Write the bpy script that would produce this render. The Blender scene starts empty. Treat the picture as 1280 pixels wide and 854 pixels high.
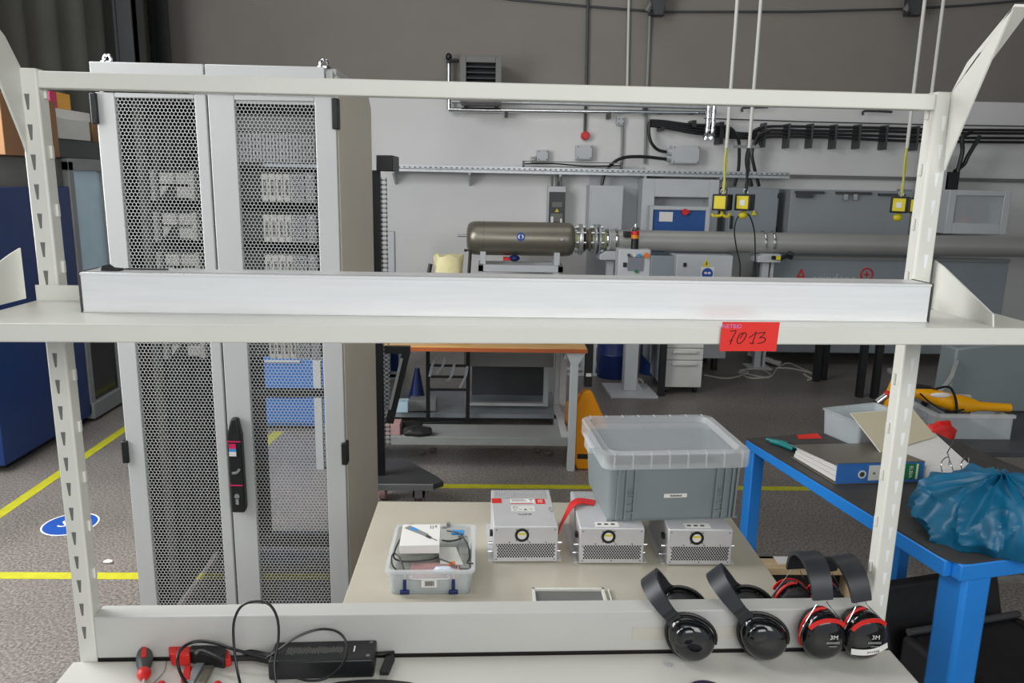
import bpy, bmesh, math, random
from mathutils import Vector, Matrix, Euler, noise
random.seed(7)
SC = bpy.context.scene
COL = SC.collection
R = math.radians
PI = math.pi

# ------------------------------------------------------------------ camera
EYE = Vector((0, 0, 1.7))
FPX = 960.0
th, ro, yw = R(11.94), R(1.09), R(1.75)
_F = Vector((0, math.cos(th), -math.sin(th)))
_R0 = Vector((1, 0, 0)); _U0 = Vector((0, math.sin(th), math.cos(th)))
_Rr = math.cos(ro)*_R0 + math.sin(ro)*_U0
_Ur = math.cos(ro)*_U0 - math.sin(ro)*_R0
_M = Matrix.Rotation(-yw, 3, 'Z')
CR, CU, CF = _M @ _Rr, _M @ _Ur, _M @ _F

def W(px, py, x=None, y=None, z=None):
    """point of the place seen at a photo pixel, on the plane x=, y= or z="""
    d = CF*FPX + CR*(px-640) - CU*(py-427)
    if x is not None: t = (x-EYE.x)/d.x
    elif y is not None: t = (y-EYE.y)/d.y
    else: t = (z-EYE.z)/d.z
    return EYE + d*t

cam = bpy.data.cameras.new('camera'); co = bpy.data.objects.new('camera', cam); COL.objects.link(co)
cam.sensor_width = 36; cam.lens = 36*FPX/1280; cam.clip_start = .02; cam.clip_end = 60
co.matrix_world = Matrix(((CR.x, CU.x, -CF.x, EYE.x), (CR.y, CU.y, -CF.y, EYE.y), (CR.z, CU.z, -CF.z, EYE.z), (0, 0, 0, 1)))
SC.camera = co

# ------------------------------------------------------------------ materials
def lin(c):
    out = []
    for v in c[:3]:
        v /= 255
        out.append(v/12.92 if v <= .04045 else ((v+.055)/1.055)**2.4)
    return (*out, 1)

def mat(name, rgb, rough=.5, metal=0, var=.06, scale=8, alpha=1, emis=None, bump=0, coat=0, dark=None, spec=None, detail=4, stretch=None):
    m = bpy.data.materials.new(name); m.use_nodes = True
    nt = m.node_tree; n = nt.nodes; l = nt.links
    b = n['Principled BSDF']
    b.inputs['Roughness'].default_value = rough
    b.inputs['Metallic'].default_value = metal
    if coat: b.inputs['Coat Weight'].default_value = coat
    if spec is not None: b.inputs['Specular IOR Level'].default_value = spec
    tc = n.new('ShaderNodeTexCoord')
    vec = tc.outputs['Object']
    if stretch:
        mp = n.new('ShaderNodeMapping'); mp.inputs['Scale'].default_value = stretch
        l.new(vec, mp.inputs[0]); vec = mp.outputs[0]
    nz = n.new('ShaderNodeTexNoise'); nz.inputs['Scale'].default_value = scale; nz.inputs['Detail'].default_value = detail
    l.new(vec, nz.inputs['Vector'])
    c = lin(rgb)
    mx = n.new('ShaderNodeMix'); mx.data_type = 'RGBA'
    c2 = lin(dark) if dark else tuple(v*(1-var) for v in c[:3])+(1,)
    c1 = tuple(min(1, v*(1+var*.6)) for v in c[:3])+(1,)
    mx.inputs[6].default_value = c1; mx.inputs[7].default_value = c2
    rp = n.new('ShaderNodeValToRGB'); rp.color_ramp.elements[0].position = .35; rp.color_ramp.elements[1].position = .7
    l.new(nz.outputs[0], rp.inputs[0]); l.new(rp.outputs[0], mx.inputs[0])
    l.new(mx.outputs[2], b.inputs['Base Color'])
    if bump:
        bp = n.new('ShaderNodeBump'); bp.inputs['Strength'].default_value = bump; bp.inputs['Distance'].default_value = .002
        l.new(nz.outputs[0], bp.inputs['Height']); l.new(bp.outputs[0], b.inputs['Normal'])
    if emis:
        b.inputs['Emission Color'].default_value = lin(emis[0]); b.inputs['Emission Strength'].default_value = emis[1]
    if alpha < 1:
        tr = n.new('ShaderNodeBsdfTransparent'); ms = n.new('ShaderNodeMixShader'); ms.inputs[0].default_value = alpha
        l.new(tr.outputs[0], ms.inputs[1]); l.new(b.outputs[0], ms.inputs[2])
        l.new(ms.outputs[0], n['Material Output'].inputs['Surface'])
    return m

K = dict(
    white=mat('white_paint_steel', (222, 222, 214), .38, var=.03, scale=5),
    benchtop=mat('white_laminate', (208, 207, 200), .33, var=.05, scale=4),
    rack=mat('light_grey_powder_coat', (199, 201, 200), .45, var=.02, scale=3),
    rackside=mat('light_grey_side_panel', (236, 228, 210), .5, var=.03, scale=3),
    tabtop=mat('warm_white_laminate', (192, 186, 170), .26, var=.06, scale=4),
    beam=mat('beam_white_paint', (196, 196, 192), .4, var=.03, scale=5),
    notice=mat('notice_board_blue', (36, 84, 150), .5),
    slot_lit=mat('slot_painted_bright', (240, 242, 242), .6),  # pale colour stands for brightness seen through the right slots
    encl=mat('cool_grey_enclosure_paint', (146, 152, 156), .5, var=.05, scale=2),
    alu=mat('anodised_aluminium', (240, 241, 242), .3, .3, var=.04, scale=6, stretch=(1, 20, 20)),
    steel=mat('galvanised_steel', (186, 190, 192), .35, .7, var=.12, scale=20),
    chrome=mat('chrome', (225, 228, 230), .15, 1, var=.03),
    psu=mat('plated_sheet_steel', (212, 212, 214), .4, .35, var=.05, scale=12),
    tank=mat('grey_metallic_tank_paint', (140, 134, 122), .34, .6, var=.08, scale=3),
    pipe=mat('silver_grey_pipe_paint', (172, 172, 168), .4, .25, var=.06, scale=2),
    green=mat('pale_green_paint', (190, 198, 158), .5),
    black=mat('black_plastic', (26, 27, 29), .42, var=.15),
    gloss=mat('glossy_black_shell', (12, 13, 16), .12, var=.1, coat=.6),
    rubber=mat('black_rubber', (30, 30, 32), .6, var=.2, scale=30),
    band=mat('charcoal_padded_band', (40, 42, 47), .42, var=.15, scale=10),
    dgrey=mat('dark_grey_paint', (66, 68, 70), .5, var=.1),
    grey=mat('grey_paint', (140, 143, 142), .5, var=.05),
    lgrey=mat('pale_grey_enclosure', (192, 196, 198), .45, var=.03),
    bgrey=mat('blue_grey_paint', (140, 148, 154), .5, var=.04, scale=2),
    mgrey=mat('mid_grey_paint', (112, 113, 110), .55, var=.06),
    bgplastic=mat('blue_grey_plastic', (128, 138, 140), .5, var=.05, scale=6),
    red=mat('red_plastic', (214, 36, 32), .4, var=.08),
    redtag=mat('red_fluorescent_paper', (232, 44, 34), .6, var=.03),
    yellow=mat('yellow_plastic', (226, 208, 40), .45),
    tape=mat('yellow_floor_tape', (186, 184, 34), .6, var=.1, scale=20),
    oldtape=mat('worn_pale_tape', (140, 140, 134), .7, var=.25, scale=20),
    orange=mat('yellow_orange_enamel', (235, 150, 8), .35, var=.08, scale=5),
    ygold=mat('golden_yellow_enamel', (238, 168, 10), .3, var=.1),
    blue=mat('bright_blue_enamel', (40, 140, 232), .35, var=.05),
    navy=mat('navy_panel', (22, 52, 108), .45, var=.08),
    nblue=mat('mid_blue_panel', (52, 112, 186), .5, var=.06),
    dblue=mat('dark_blue_plastic', (20, 40, 96), .4),
    skyb=mat('light_blue_plastic', (60, 150, 215), .5),
    mat_=mat('dark_table_mat', (68, 66, 64), .6, var=.2, scale=14),
    wood=mat('pale_pine_wood', (205, 180, 140), .6, var=.15, scale=6, stretch=(1, 8, 8)),
    beech=mat('varnished_beech_board', (206, 160, 96), .35, var=.15, scale=5, stretch=(1, 12, 12)),
    beedge=mat('reddish_board_edge', (180, 96, 52), .4, var=.12, scale=5),
    card=mat('brown_cardboard', (150, 112, 78), .8, var=.1),
    paper=mat('white_paper', (232, 230, 226), .8, var=.02),
    offw=mat('offwhite_label', (214, 214, 208), .7, var=.04),
    cream=mat('cream_board', (205, 196, 168), .7, var=.05),
    teal=mat('teal_plastic_film', (8, 96, 132), .4, var=.15, scale=9),
    tealp=mat('teal_handle_plastic', (10, 130, 130), .4),
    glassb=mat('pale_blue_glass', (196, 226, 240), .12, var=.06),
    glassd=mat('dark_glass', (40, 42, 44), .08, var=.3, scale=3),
    glint=mat('grey_touch_screen', (128, 132, 140), .2),
    clear=mat('frosted_clear_plastic', (226, 230, 232), .25, var=.02, alpha=.42),
    clear2=mat('clear_plastic', (226, 234, 238), .2, var=.02, alpha=.32),
    tubp=mat('milky_tub_plastic', (222, 232, 236), .35, var=.03, alpha=.62),
    foil=mat('clear_film_highlight', (225, 238, 250), .1, alpha=.8),
    pink=mat('pink_antistatic_bag', (190, 150, 150), .3, var=.25, scale=20),
    rose=mat('dusty_pink_plastic', (176, 140, 140), .6),
    sackc=mat('pale_yellow_sack', (208, 202, 158), .55, var=.12),
    cable=mat('black_cable_sheath', (22, 22, 25), .38, var=.1),
    wcable=mat('white_cable_sheath', (188, 186, 176), .5),
    ycable=mat('yellow_cable_sheath', (200, 200, 110), .5),
    curtain=mat('dark_olive_grey_curtain', (84, 84, 78), .8, var=.2, scale=2),
    pcb=mat('circuit_board_grey', (150, 152, 146), .6, var=.3, scale=40),
    ink=mat('black_ink', (24, 16, 16), .7),
    lilac=mat('lilac_print', (196, 140, 200), .7),
    orangep=mat('orange_plastic', (232, 120, 40), .4),
    gcard=mat('green_label', (24, 120, 70), .6),
    magenta=mat('magenta_line', (214, 40, 100), .4),
    amber=mat('amber_lens', (226, 140, 30), .3),
    floorblue=mat('blue_floor_sticker', (30, 80, 168), .5),
    putty=mat('beige_conduit', (170, 168, 156), .5),
    scum=mat('grey_debris', (120, 116, 108), .8, var=.4, scale=40),
)

# wall paint: dark grey above a line, pale below
def wall_material():
    m = bpy.data.materials.new('two_tone_wall_paint'); m.use_nodes = True
    nt = m.node_tree; n = nt.nodes; l = nt.links; b = n['Principled BSDF']; b.inputs['Roughness'].default_value = .75
    tc = n.new('ShaderNodeTexCoord'); sp = n.new('ShaderNodeSeparateXYZ'); l.new(tc.outputs['Object'], sp.inputs[0])
    gt = n.new('ShaderNodeMath'); gt.operation = 'GREATER_THAN'; gt.inputs[1].default_value = 2.535; l.new(sp.outputs[2], gt.inputs[0])
    nz = n.new('ShaderNodeTexNoise'); nz.inputs['Scale'].default_value = 1.1; nz.inputs['Detail'].default_value = 5
    l.new(tc.outputs['Object'], nz.inputs['Vector'])
    mx = n.new('ShaderNodeMix'); mx.data_type = 'RGBA'; mx.inputs[6].default_value = lin((236, 236, 234)); mx.inputs[7].default_value = lin((140, 135, 128))
    l.new(gt.outputs[0], mx.inputs[0])
    m2 = n.new('ShaderNodeMix'); m2.data_type = 'RGBA'; m2.blend_type = 'MULTIPLY'; m2.inputs[0].default_value = .25
    l.new(mx.outputs[2], m2.inputs[6]); l.new(nz.outputs[0], m2.inputs[7]); l.new(m2.outputs[2], b.inputs['Base Color'])
    return m
K['wall'] = wall_material()

def floor_material():
    m = bpy.data.materials.new('speckled_grey_floor'); m.use_nodes = True
    nt = m.node_tree; n = nt.nodes; l = nt.links; b = n['Principled BSDF']; b.inputs['Roughness'].default_value = .42
    tc = n.new('ShaderNodeTexCoord')
    a = n.new('ShaderNodeTexNoise'); a.inputs['Scale'].default_value = 90; a.inputs['Detail'].default_value = 3
    c = n.new('ShaderNodeTexNoise'); c.inputs['Scale'].default_value = 1.6; c.inputs['Detail'].default_value = 6
    for q in (a, c): l.new(tc.outputs['Object'], q.inputs['Vector'])
    r1 = n.new('ShaderNodeValToRGB'); e = r1.color_ramp.elements
    e[0].position = .38; e[0].color = lin((100, 95, 91)); e[1].position = .68; e[1].color = lin((164, 157, 150))
    l.new(a.outputs[0], r1.inputs[0])
    r2 = n.new('ShaderNodeValToRGB'); e = r2.color_ramp.elements
    e[0].position = .3; e[0].color = (.72, .72, .72, 1); e[1].position = .7; e[1].color = (1, 1, 1, 1)
    l.new(c.outputs[0], r2.inputs[0])
    mx = n.new('ShaderNodeMix'); mx.data_type = 'RGBA'; mx.blend_type = 'MULTIPLY'; mx.inputs[0].default_value = 1
    l.new(r1.outputs[0], mx.inputs[6]); l.new(r2.outputs[0], mx.inputs[7]); l.new(mx.outputs[2], b.inputs['Base Color'])
    bp = n.new('ShaderNodeBump'); bp.inputs['Strength'].default_value = .2; bp.inputs['Distance'].default_value = .001
    l.new(a.outputs[0], bp.inputs['Height']); l.new(bp.outputs[0], b.inputs['Normal'])
    return m
K['floor'] = floor_material()

# ------------------------------------------------------------------ mesh builder
def V(*a): return Vector(a)
def smoothpath(pts, k=6, closed=False):
    pts = [Vector(p) for p in pts]; n = len(pts); out = []
    seg = n if closed else n-1
    for i in range(seg):
        p1 = pts[i]; p2 = pts[(i+1) % n]
        p0 = pts[(i-1) % n] if (closed or i > 0) else p1*2-p2
        p3 = pts[(i+2) % n] if (closed or i+2 < n) else p2*2-p1
        for j in range(k):
            t = j/k
            out.append(.5*((2*p1)+(p2-p0)*t+(2*p0-5*p1+4*p2-p3)*t*t+(3*p1-p0-3*p2+p3)*t**3))
    if not closed: out.append(pts[-1])
    return out

class MB:
    def __init__(s): s.v = []; s.f = []
    def add(s, vs, fs, M=None):
        o = len(s.v)
        s.v += [(M @ Vector(p)) if M else Vector(p) for p in vs]
        s.f += [tuple(i+o for i in f) for f in fs]
        return s
    def box(s, a, b, M=None):
        x0, x1 = sorted((a[0], b[0])); y0, y1 = sorted((a[1], b[1])); z0, z1 = sorted((a[2], b[2]))
        vs = [(x, y, z) for x in (x0, x1) for y in (y0, y1) for z in (z0, z1)]
        return s.add(vs, [(0, 1, 3, 2), (4, 6, 7, 5), (0, 4, 5, 1), (2, 3, 7, 6), (0, 2, 6, 4), (1, 5, 7, 3)], M)
    def hexa(s, p):  # 8 corners: bottom 4 ccw, top 4 ccw
        return s.add(p, [(3, 2, 1, 0), (4, 5, 6, 7), (0, 1, 5, 4), (1, 2, 6, 5), (2, 3, 7, 6), (3, 0, 4, 7)])
    def frame(s, o0, o1, i0, i1, ya, yb):  # rectangular ring in xz between y=ya..yb
        s.box((o0[0], ya, o0[1]), (i0[0], yb, o1[1])); s.box((i1[0], ya, o0[1]), (o1[0], yb, o1[1]))
        s.box((i0[0], ya, o0[1]), (i1[0], yb, i0[1])); s.box((i0[0], ya, i1[1]), (i1[0], yb, o1[1])); return s
    def cyl(s, p0, p1, r0, r1=None, n=16, M=None):
        p0 = Vector(p0); p1 = Vector(p1); r1 = r0 if r1 is None else r1
        d = (p1-p0).normalized(); u = d.orthogonal().normalized(); w = d.cross(u)
        vs = []
        for p, r in ((p0, r0), (p1, r1)):
            vs += [p+(u*math.cos(2*PI*i/n)+w*math.sin(2*PI*i/n))*r for i in range(n)]
        fs = [(i, (i+1) % n, n+(i+1) % n, n+i) for i in range(n)]+[tuple(reversed(range(n))), tuple(range(n, 2*n))]
        return s.add(vs, fs, M)
    def ring(s, c, ax, ri, ro_, t, n=24):  # flat washer
        c = Vector(c); d = Vector(ax).normalized(); u = d.orthogonal().normalized(); w = d.cross(u); vs = []
        for r, h in ((ri, 0), (ro_, 0), (ro_, t), (ri, t)):
            vs += [c+d*h+(u*math.cos(2*PI*i/n)+w*math.sin(2*PI*i/n))*r for i in range(n)]
        fs = []
        for k in range(4):
            for i in range(n):
                a = k*n; b = ((k+1) % 4)*n
                fs.append((a+i, a+(i+1) % n, b+(i+1) % n, b+i))
        return s.add(vs, fs)
    def torus(s, c, ax, r, rt, n=32, m=8):
        c = Vector(c); d = Vector(ax).normalized(); u = d.orthogonal().normalized(); w = d.cross(u)
        return s.tube([c+(u*math.cos(2*PI*i/n)+w*math.sin(2*PI*i/n))*r for i in range(n)], rt, m, closed=True)
    def tube(s, path, r, n=8, closed=False):
        path = [Vector(p) for p in path]; m = len(path); rings = []; u = None
        for i, p in enumerate(path):
            a = path[(i-1) % m] if (closed or i) else p; b = path[(i+1) % m] if (closed or i < m-1) else p
            d = (b-a).normalized()
            if u is None: u = d.orthogonal().normalized()
            u = (u-d*u.dot(d)).normalized(); w = d.cross(u)
            rr = r[i] if isinstance(r, (list, tuple)) else r
            rings.append([p+(u*math.cos(2*PI*k/n)+w*math.sin(2*PI*k/n))*rr for k in range(n)])
        vs = [q for g in rings for q in g]; fs = []
        for i in range(m if closed else m-1):
            j = (i+1) % m
            for k in range(n): fs.append((i*n+k, i*n+(k+1) % n, j*n+(k+1) % n, j*n+k))
        if not closed: fs += [tuple(reversed(range(n))), tuple(range((m-1)*n, m*n))]
        return s.add(vs, fs)
    def strip(s, path, wd, w, t):  # flat strap: width along wd, thickness along path normal
        path = [Vector(p) for p in path]; m = len(path); vs = []
        for i, p in enumerate(path):
            d = (path[min(i+1, m-1)]-path[max(i-1, 0)]).normalized()
            q = Vector(wd[i] if isinstance(wd, list) else wd); q = (q-d*q.dot(d)).normalized(); nn = d.cross(q)
            ww = w[i] if isinstance(w, list) else w
            vs += [p+q*ww/2+nn*t/2, p-q*ww/2+nn*t/2, p-q*ww/2-nn*t/2, p+q*ww/2-nn*t/2]
        fs = []
        for i in range(m-1):
            for k in range(4): fs.append((i*4+k, i*4+(k+1) % 4, i*4+4+(k+1) % 4, i*4+4+k))
        fs += [(3, 2, 1, 0), (m*4-4, m*4-3, m*4-2, m*4-1)]
        return s.add(vs, fs)
    def lathe(s, prof, M=None, n=28):  # prof: (r, z)
        vs = []; fs = []; m = len(prof)
        for r, z in prof: vs += [(r*math.cos(2*PI*i/n), r*math.sin(2*PI*i/n), z) for i in range(n)]
        for j in range(m-1):
            for i in range(n): fs.append((j*n+i, j*n+(i+1) % n, (j+1)*n+(i+1) % n, (j+1)*n+i))
        fs += [tuple(reversed(range(n))), tuple(range((m-1)*n, m*n))]
        return s.add(vs, fs, M)
    def prism(s, poly, a, b, M=None):  # poly in xy, extruded z a..b
        n = len(poly)
        vs = [(x, y, a) for x, y in poly]+[(x, y, b) for x, y in poly]
        fs = [(i, (i+1) % n, n+(i+1) % n, n+i) for i in range(n)]+[tuple(reversed(range(n))), tuple(range(n, 2*n))]
        return s.add(vs, fs, M)
    def ell(s, c, r, M=None, nu=24, nv=14, fn=None):
        vs = []; fs = []
        for j in range(nv+1):
            a = -PI/2+PI*j/nv
            for i in range(nu):
                b = 2*PI*i/nu
                p = Vector((r[0]*math.cos(a)*math.cos(b), r[1]*math.cos(a)*math.sin(b), r[2]*math.sin(a)))
                if fn: p = fn(p)
                vs.append(p)
        for j in range(nv):
            for i in range(nu): fs.append((j*nu+i, j*nu+(i+1) % nu, (j+1)*nu+(i+1) % nu, (j+1)*nu+i))
        MM = Matrix.Translation(Vector(c)) @ (M.to_4x4() if M else Matrix())
        return s.add(vs, fs, MM)
    def mesh(s, name, M=None, merge=False):
        me = bpy.data.meshes.new(name)
        me.from_pydata([tuple((M @ p) if M else p) for p in s.v], [], s.f)
        if merge:
            bm = bmesh.new(); bm.from_mesh(me); bmesh.ops.remove_doubles(bm, verts=bm.verts, dist=1e-5)
            bmesh.ops.recalc_face_normals(bm, faces=bm.faces); bm.to_mesh(me); bm.free()
        me.update(); return me

XZ = Matrix(((1, 0, 0, 0), (0, 0, -1, 0), (0, 1, 0, 0), (0, 0, 0, 1)))  # xy outline -> xz plane, z -> -y
YZ = Matrix(((0, 0, 1, 0), (1, 0, 0, 0), (0, 1, 0, 0), (0, 0, 0, 1)))   # (y,z) outline extruded along x

def finish(o, m, bev, smooth):
    o.data.materials.append(m)
    if smooth:
        o.data.polygons.foreach_set('use_smooth', [True]*len(o.data.polygons))
        o.data.set_sharp_from_angle(angle=R(38))
    if bev:
        md = o.modifiers.new('bevel', 'BEVEL'); md.width = bev; md.segments = 2; md.limit_method = 'ANGLE'; md.angle_limit = R(40)

def tag(o, label, cat=None, group=None, kind=None):
    if label: o['label'] = label
    if cat: o['category'] = cat
    if group: o['group'] = group
    if kind: o['kind'] = kind
    return o

class Thing:
    """an Empty at the thing's base; parts come in world or local coordinates"""
    def __init__(s, name, label, cat, loc=(0, 0, 0), rz=0, group=None):
        s.o = bpy.data.objects.new(name, None); COL.objects.link(s.o); s.o.empty_display_size = .05
        s.o.location = loc; s.o.rotation_euler = (0, 0, rz)
        s.M = Matrix.LocRotScale(Vector(loc), Euler((0, 0, rz)), None); s.I = s.M.inverted()
        tag(s.o, label, cat, group)
    def part(s, name, mb, m, parent=None, world=True, bev=0, smooth=True, label=None, merge=False, kind=None):
        me = mb.mesh(name, s.I if world else None, merge)
        o = bpy.data.objects.new(name, me); COL.objects.link(o); o.parent = parent or s.o
        finish(o, m, bev, smooth); tag(o, label, kind=kind); return o

def one(name, mb, m, label, cat, loc=None, bev=0, smooth=True, group=None, kind=None, merge=False):
    """a thing that is one mesh"""
    if loc is None:
        xs = [p.x for p in mb.v]; ys = [p.y for p in mb.v]; zs = [p.z for p in mb.v]
        loc = ((min(xs)+max(xs))/2, (min(ys)+max(ys))/2, min(zs))
    me = mb.mesh(name, Matrix.Translation(-Vector(loc)), merge)
    o = bpy.data.objects.new(name, me); COL.objects.link(o); o.location = loc
    finish(o, m, bev, smooth); tag(o, label, cat, group, kind); return o

def struct(name, mb, m, bev=0, smooth=False, label=None, cat=None):
    me = mb.mesh(name); o = bpy.data.objects.new(name, me); COL.objects.link(o); finish(o, m, bev, smooth)
    o['kind'] = 'structure'
    if label: o['label'] = label
    if cat: o['category'] = cat
    return o

def dup(root, loc=None, rz=None, label=None, group=None):
    r = root.copy(); COL.objects.link(r)
    if loc is not None: r.location = loc
    if rz is not None: r.rotation_euler = (0, 0, rz)
    if label: r['label'] = label
    if group: r['group'] = group
    for ch in list(root.children):
        c = ch.copy(); COL.objects.link(c); c.parent = r
        for g in list(ch.children):
            d = g.copy(); COL.objects.link(d); d.parent = c
    return r

def text_mb(txt, size, M, thick=.0004, shear=0):
    """flat lettering: x right, y up in its own plane, placed by M"""
    cu = bpy.data.curves.new('lettering', 'FONT'); cu.body = txt; cu.size = size; cu.extrude = thick/2; cu.shear = shear
    cu.align_x = 'CENTER'; cu.align_y = 'CENTER'; cu.resolution_u = 2
    ob = bpy.data.objects.new('lettering', cu); COL.objects.link(ob)
    dg = bpy.context.evaluated_depsgraph_get()
    me = bpy.data.meshes.new_from_object(ob.evaluated_get(dg))
    mb = MB(); mb.add([v.co.copy() for v in me.vertices], [tuple(p.vertices) for p in me.polygons], M)
    bpy.data.objects.remove(ob); bpy.data.curves.remove(cu); bpy.data.meshes.remove(me)
    return mb
def face_y(x, y, z, tilt=0):  # a frame whose lettering faces -y
    return Matrix.Translation((x, y, z)) @ Matrix.Rotation(tilt, 4, 'Y') @ Matrix.Rotation(PI/2, 4, 'X')

def pb(mb, x0, y0, x1, y1, y, d):
    """box whose front face (at world y) spans photo pixels x0..x1, y0..y1 and is d deep"""
    cx = (x0+x1)/2; cy = (y0+y1)/2
    a = W(x0, cy, y=y).x; b = W(x1, cy, y=y).x; c = W(cx, y1, y=y).z; e = W(cx, y0, y=y).z
    return mb.box((a, y, c), (b, y+d, e))

# ================================================================== THE SETTING
YW = 7.8; XL = -3.2
struct('floor', MB().box((XL-.2, -3, -.1), (9.2, YW+.2, 0)), K['floor'])
struct('wall_back', MB().box((XL-.2, YW, 0), (9.2, YW+.2, 6.2)), K['wall'])
struct('wall_left', MB().box((XL-.2, -3, 0), (XL, YW, 6.2)), K['wall'])
struct('wall_right', MB().box((9, -3, 0), (9.2, YW, 6.2)), K['wall'])
struct('ceiling', MB().box((XL-.2, -3, 6.2), (9.2, YW+.2, 6.3)), K['mgrey'])
# corner pilaster and white pilaster recess edges
p = W(190, 50, y=YW)
struct('trim_1', MB().box((XL, YW-.22, 0), (XL+.12, YW, 6.2)), K['mgrey'])
struct('trim_2', MB().box((W(736, 240, y=YW).x, YW-.03, .3), (W(802, 240, y=YW).x, YW, 1.84)), K['lgrey'])
# thin line and the ledge on the right part of the wall
one('expansion_joint', MB().tube([(W(x, yy, y=YW).x, YW-.012, W(x, yy, y=YW).z) for x, yy in ((560, -12), (640, 0), (730, 8), (820, 15), (1000, 15), (1140, 11), (1210, 7), (1290, 0))], .011, 6), K['dgrey'],
    'dark steel cable sagging across the top of the grey wall', 'cable')

# ------------------------------------------------------------------ lights
def area(name, loc, target, sx, sy, power, col=(1, 1, 1)):
    li = bpy.data.lights.new(name, 'AREA'); li.shape = 'RECTANGLE'; li.size = sx; li.size_y = sy; li.energy = power; li.color = col
    o = bpy.data.objects.new(name, li); COL.objects.link(o); o.location = loc
    o.rotation_euler = (Vector(target)-Vector(loc)).to_track_quat('-Z', 'Y').to_euler(); return o
area('added_wall_fill', (XL+.06, 2.6, 3.9), (.2, 7.8, 1.2), 3.0, 1.3, 150, (.97, .985, 1))  # added lamp brightening the back wall; no high window is built
area('window_daylight', (XL+.06, 2.7, 1.7), (0, 3.0, .5), 2.8, 2.2, 195, (.99, .99, 1))
area('added_front_fill', (.9, -1.5, 2.7), (.3, 2, 1.3), 3.4, 1.3, 66, (1, .985, .95))  # added lamp behind the camera, lifting the shelf and bench fronts
area('added_overhead_fill', (1.0, 5.2, 6.1), (.8, 5.6, 0), 6, 3.5, 60, (1, .98, .95))  # added overhead light for the back; the ceiling has no opening
w = bpy.data.worlds.new('world'); SC.world = w; w.use_nodes = True
w.node_tree.nodes['Background'].inputs[0].default_value = (.86, .93, 1, 1); w.node_tree.nodes['Background'].inputs[1].default_value = .55

# ------------------------------------------------------------------ floor markings
one('floor_tape', MB().box((-.75, 4.045, 0), (3.2, 4.1, .0015)), K['tape'], 'long yellow tape line across the floor behind the white table', 'floor tape')
one('floor_tape', MB().box((-2.75, 3.035, 0), (.1, 3.09, .0015)), K['tape'], 'yellow tape line on the floor running past the foot of the server rack', 'floor tape')
one('floor_tape', MB().box((1.35, 3.03, 0), (3.2, 3.09, .0015)), K['oldtape'], 'worn pale tape line on the floor under the blue table', 'floor tape')
a = V(-2.455, 4.0, 0); b = V(-2.43, 6.6, 0)
one('floor_tape', MB().box((-2.48, 3.6, 0), (-2.42, 6.9, .0015)), K['tape'], 'yellow tape line running away along the dark blue machine', 'floor tape')
pth = smoothpath([W(320, 572, z=.0008), W(330, 556, z=.0008), W(348, 540, z=.0008)], 5)
one('floor_tape', MB().strip(pth, V(.6, .7, 0), .07, .0015), K['tape'], 'short curved yellow tape mark seen through the right rack door', 'floor tape')
c = W(88, 655.5, z=0)
t = Thing('floor_sign', 'round blue and white sticker with an S on the floor left of the rack', 'floor sticker', (c.x, c.y, 0))
t.part('disc', MB().cyl((0, 0, 0), (0, 0, .0014), .128, n=40), K['floorblue'], world=False)
t.part('rim', MB().ring((0, 0, .0012), (0, 0, 1), .12, .128, .0006, 40), K['paper'], world=False, label='white rim')
t.part('lettering', text_mb('S', .11, Matrix.Translation((-.03, 0, .002))), K['paper'], world=False, label='white letter S')
one('debris', MB().ell(W(135, 702, z=.008), (.022, .012, .008), nu=7, nv=5), K['paper'], 'small white scrap on the floor left of the rack door', 'scrap', smooth=False)

# ------------------------------------------------------------------ left wall: curtain
def pleat(y0, y1, x, amp, per, z0, z1):
    mb = MB(); n = int((y1-y0)/per*10); pts = []
    for i in range(n+1):
        y = y0+(y1-y0)*i/n; ph = 2*PI*(y-y0)/per
        pts.append((x+amp*math.sin(ph)+amp*.4*math.sin(ph*.37+1), y))
    for i in range(n+1): mb.v += [V(pts[i][0], pts[i][1], z0), V(pts[i][0]+.0, pts[i][1], z1)]
    for i in range(n+1): mb.v += [V(pts[i][0]-.012, pts[i][1], z0), V(pts[i][0]-.012, pts[i][1], z1)]
    o = 2*(n+1)
    for i in range(n):
        mb.f += [(2*i, 2*i+2, 2*i+3, 2*i+1), (o+2*i, o+2*i+1, o+2*i+3, o+2*i+2)]
    return mb
t = Thing('curtain', 'heavy dark grey pleated curtain hanging along the left wall', 'curtain', (XL+.12, 6.4, 1.9))
t.part('fabric', pleat(4.9, 7.5, XL+.14, .055, .36, 1.95, 5.2), K['curtain'])
t.part('rail', MB().cyl((XL+.14, 4.8, 5.24), (XL+.14, 7.55, 5.24), .03), K['steel'])
one('steel_profile', MB().box((XL+.22, 6.52, 0), (XL+.36, 6.6, 5.8)).box((XL+.22, 6.5, 0), (XL+.24, 6.72, 5.8)).box((XL+.35, 6.5, 0), (XL+.36, 6.72, 5.8)), K['dgrey'], 'dark upright steel profile between the curtain folds', 'steel post')
one('steel_profile', MB().box((XL+.22, 7.18, 0), (XL+.36, 7.25, 5.8)).box((XL+.22, 7.14, 0), (XL+.24, 7.3, 5.8)), K['black'], 'black upright steel profile near the room corner', 'steel post')

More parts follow.
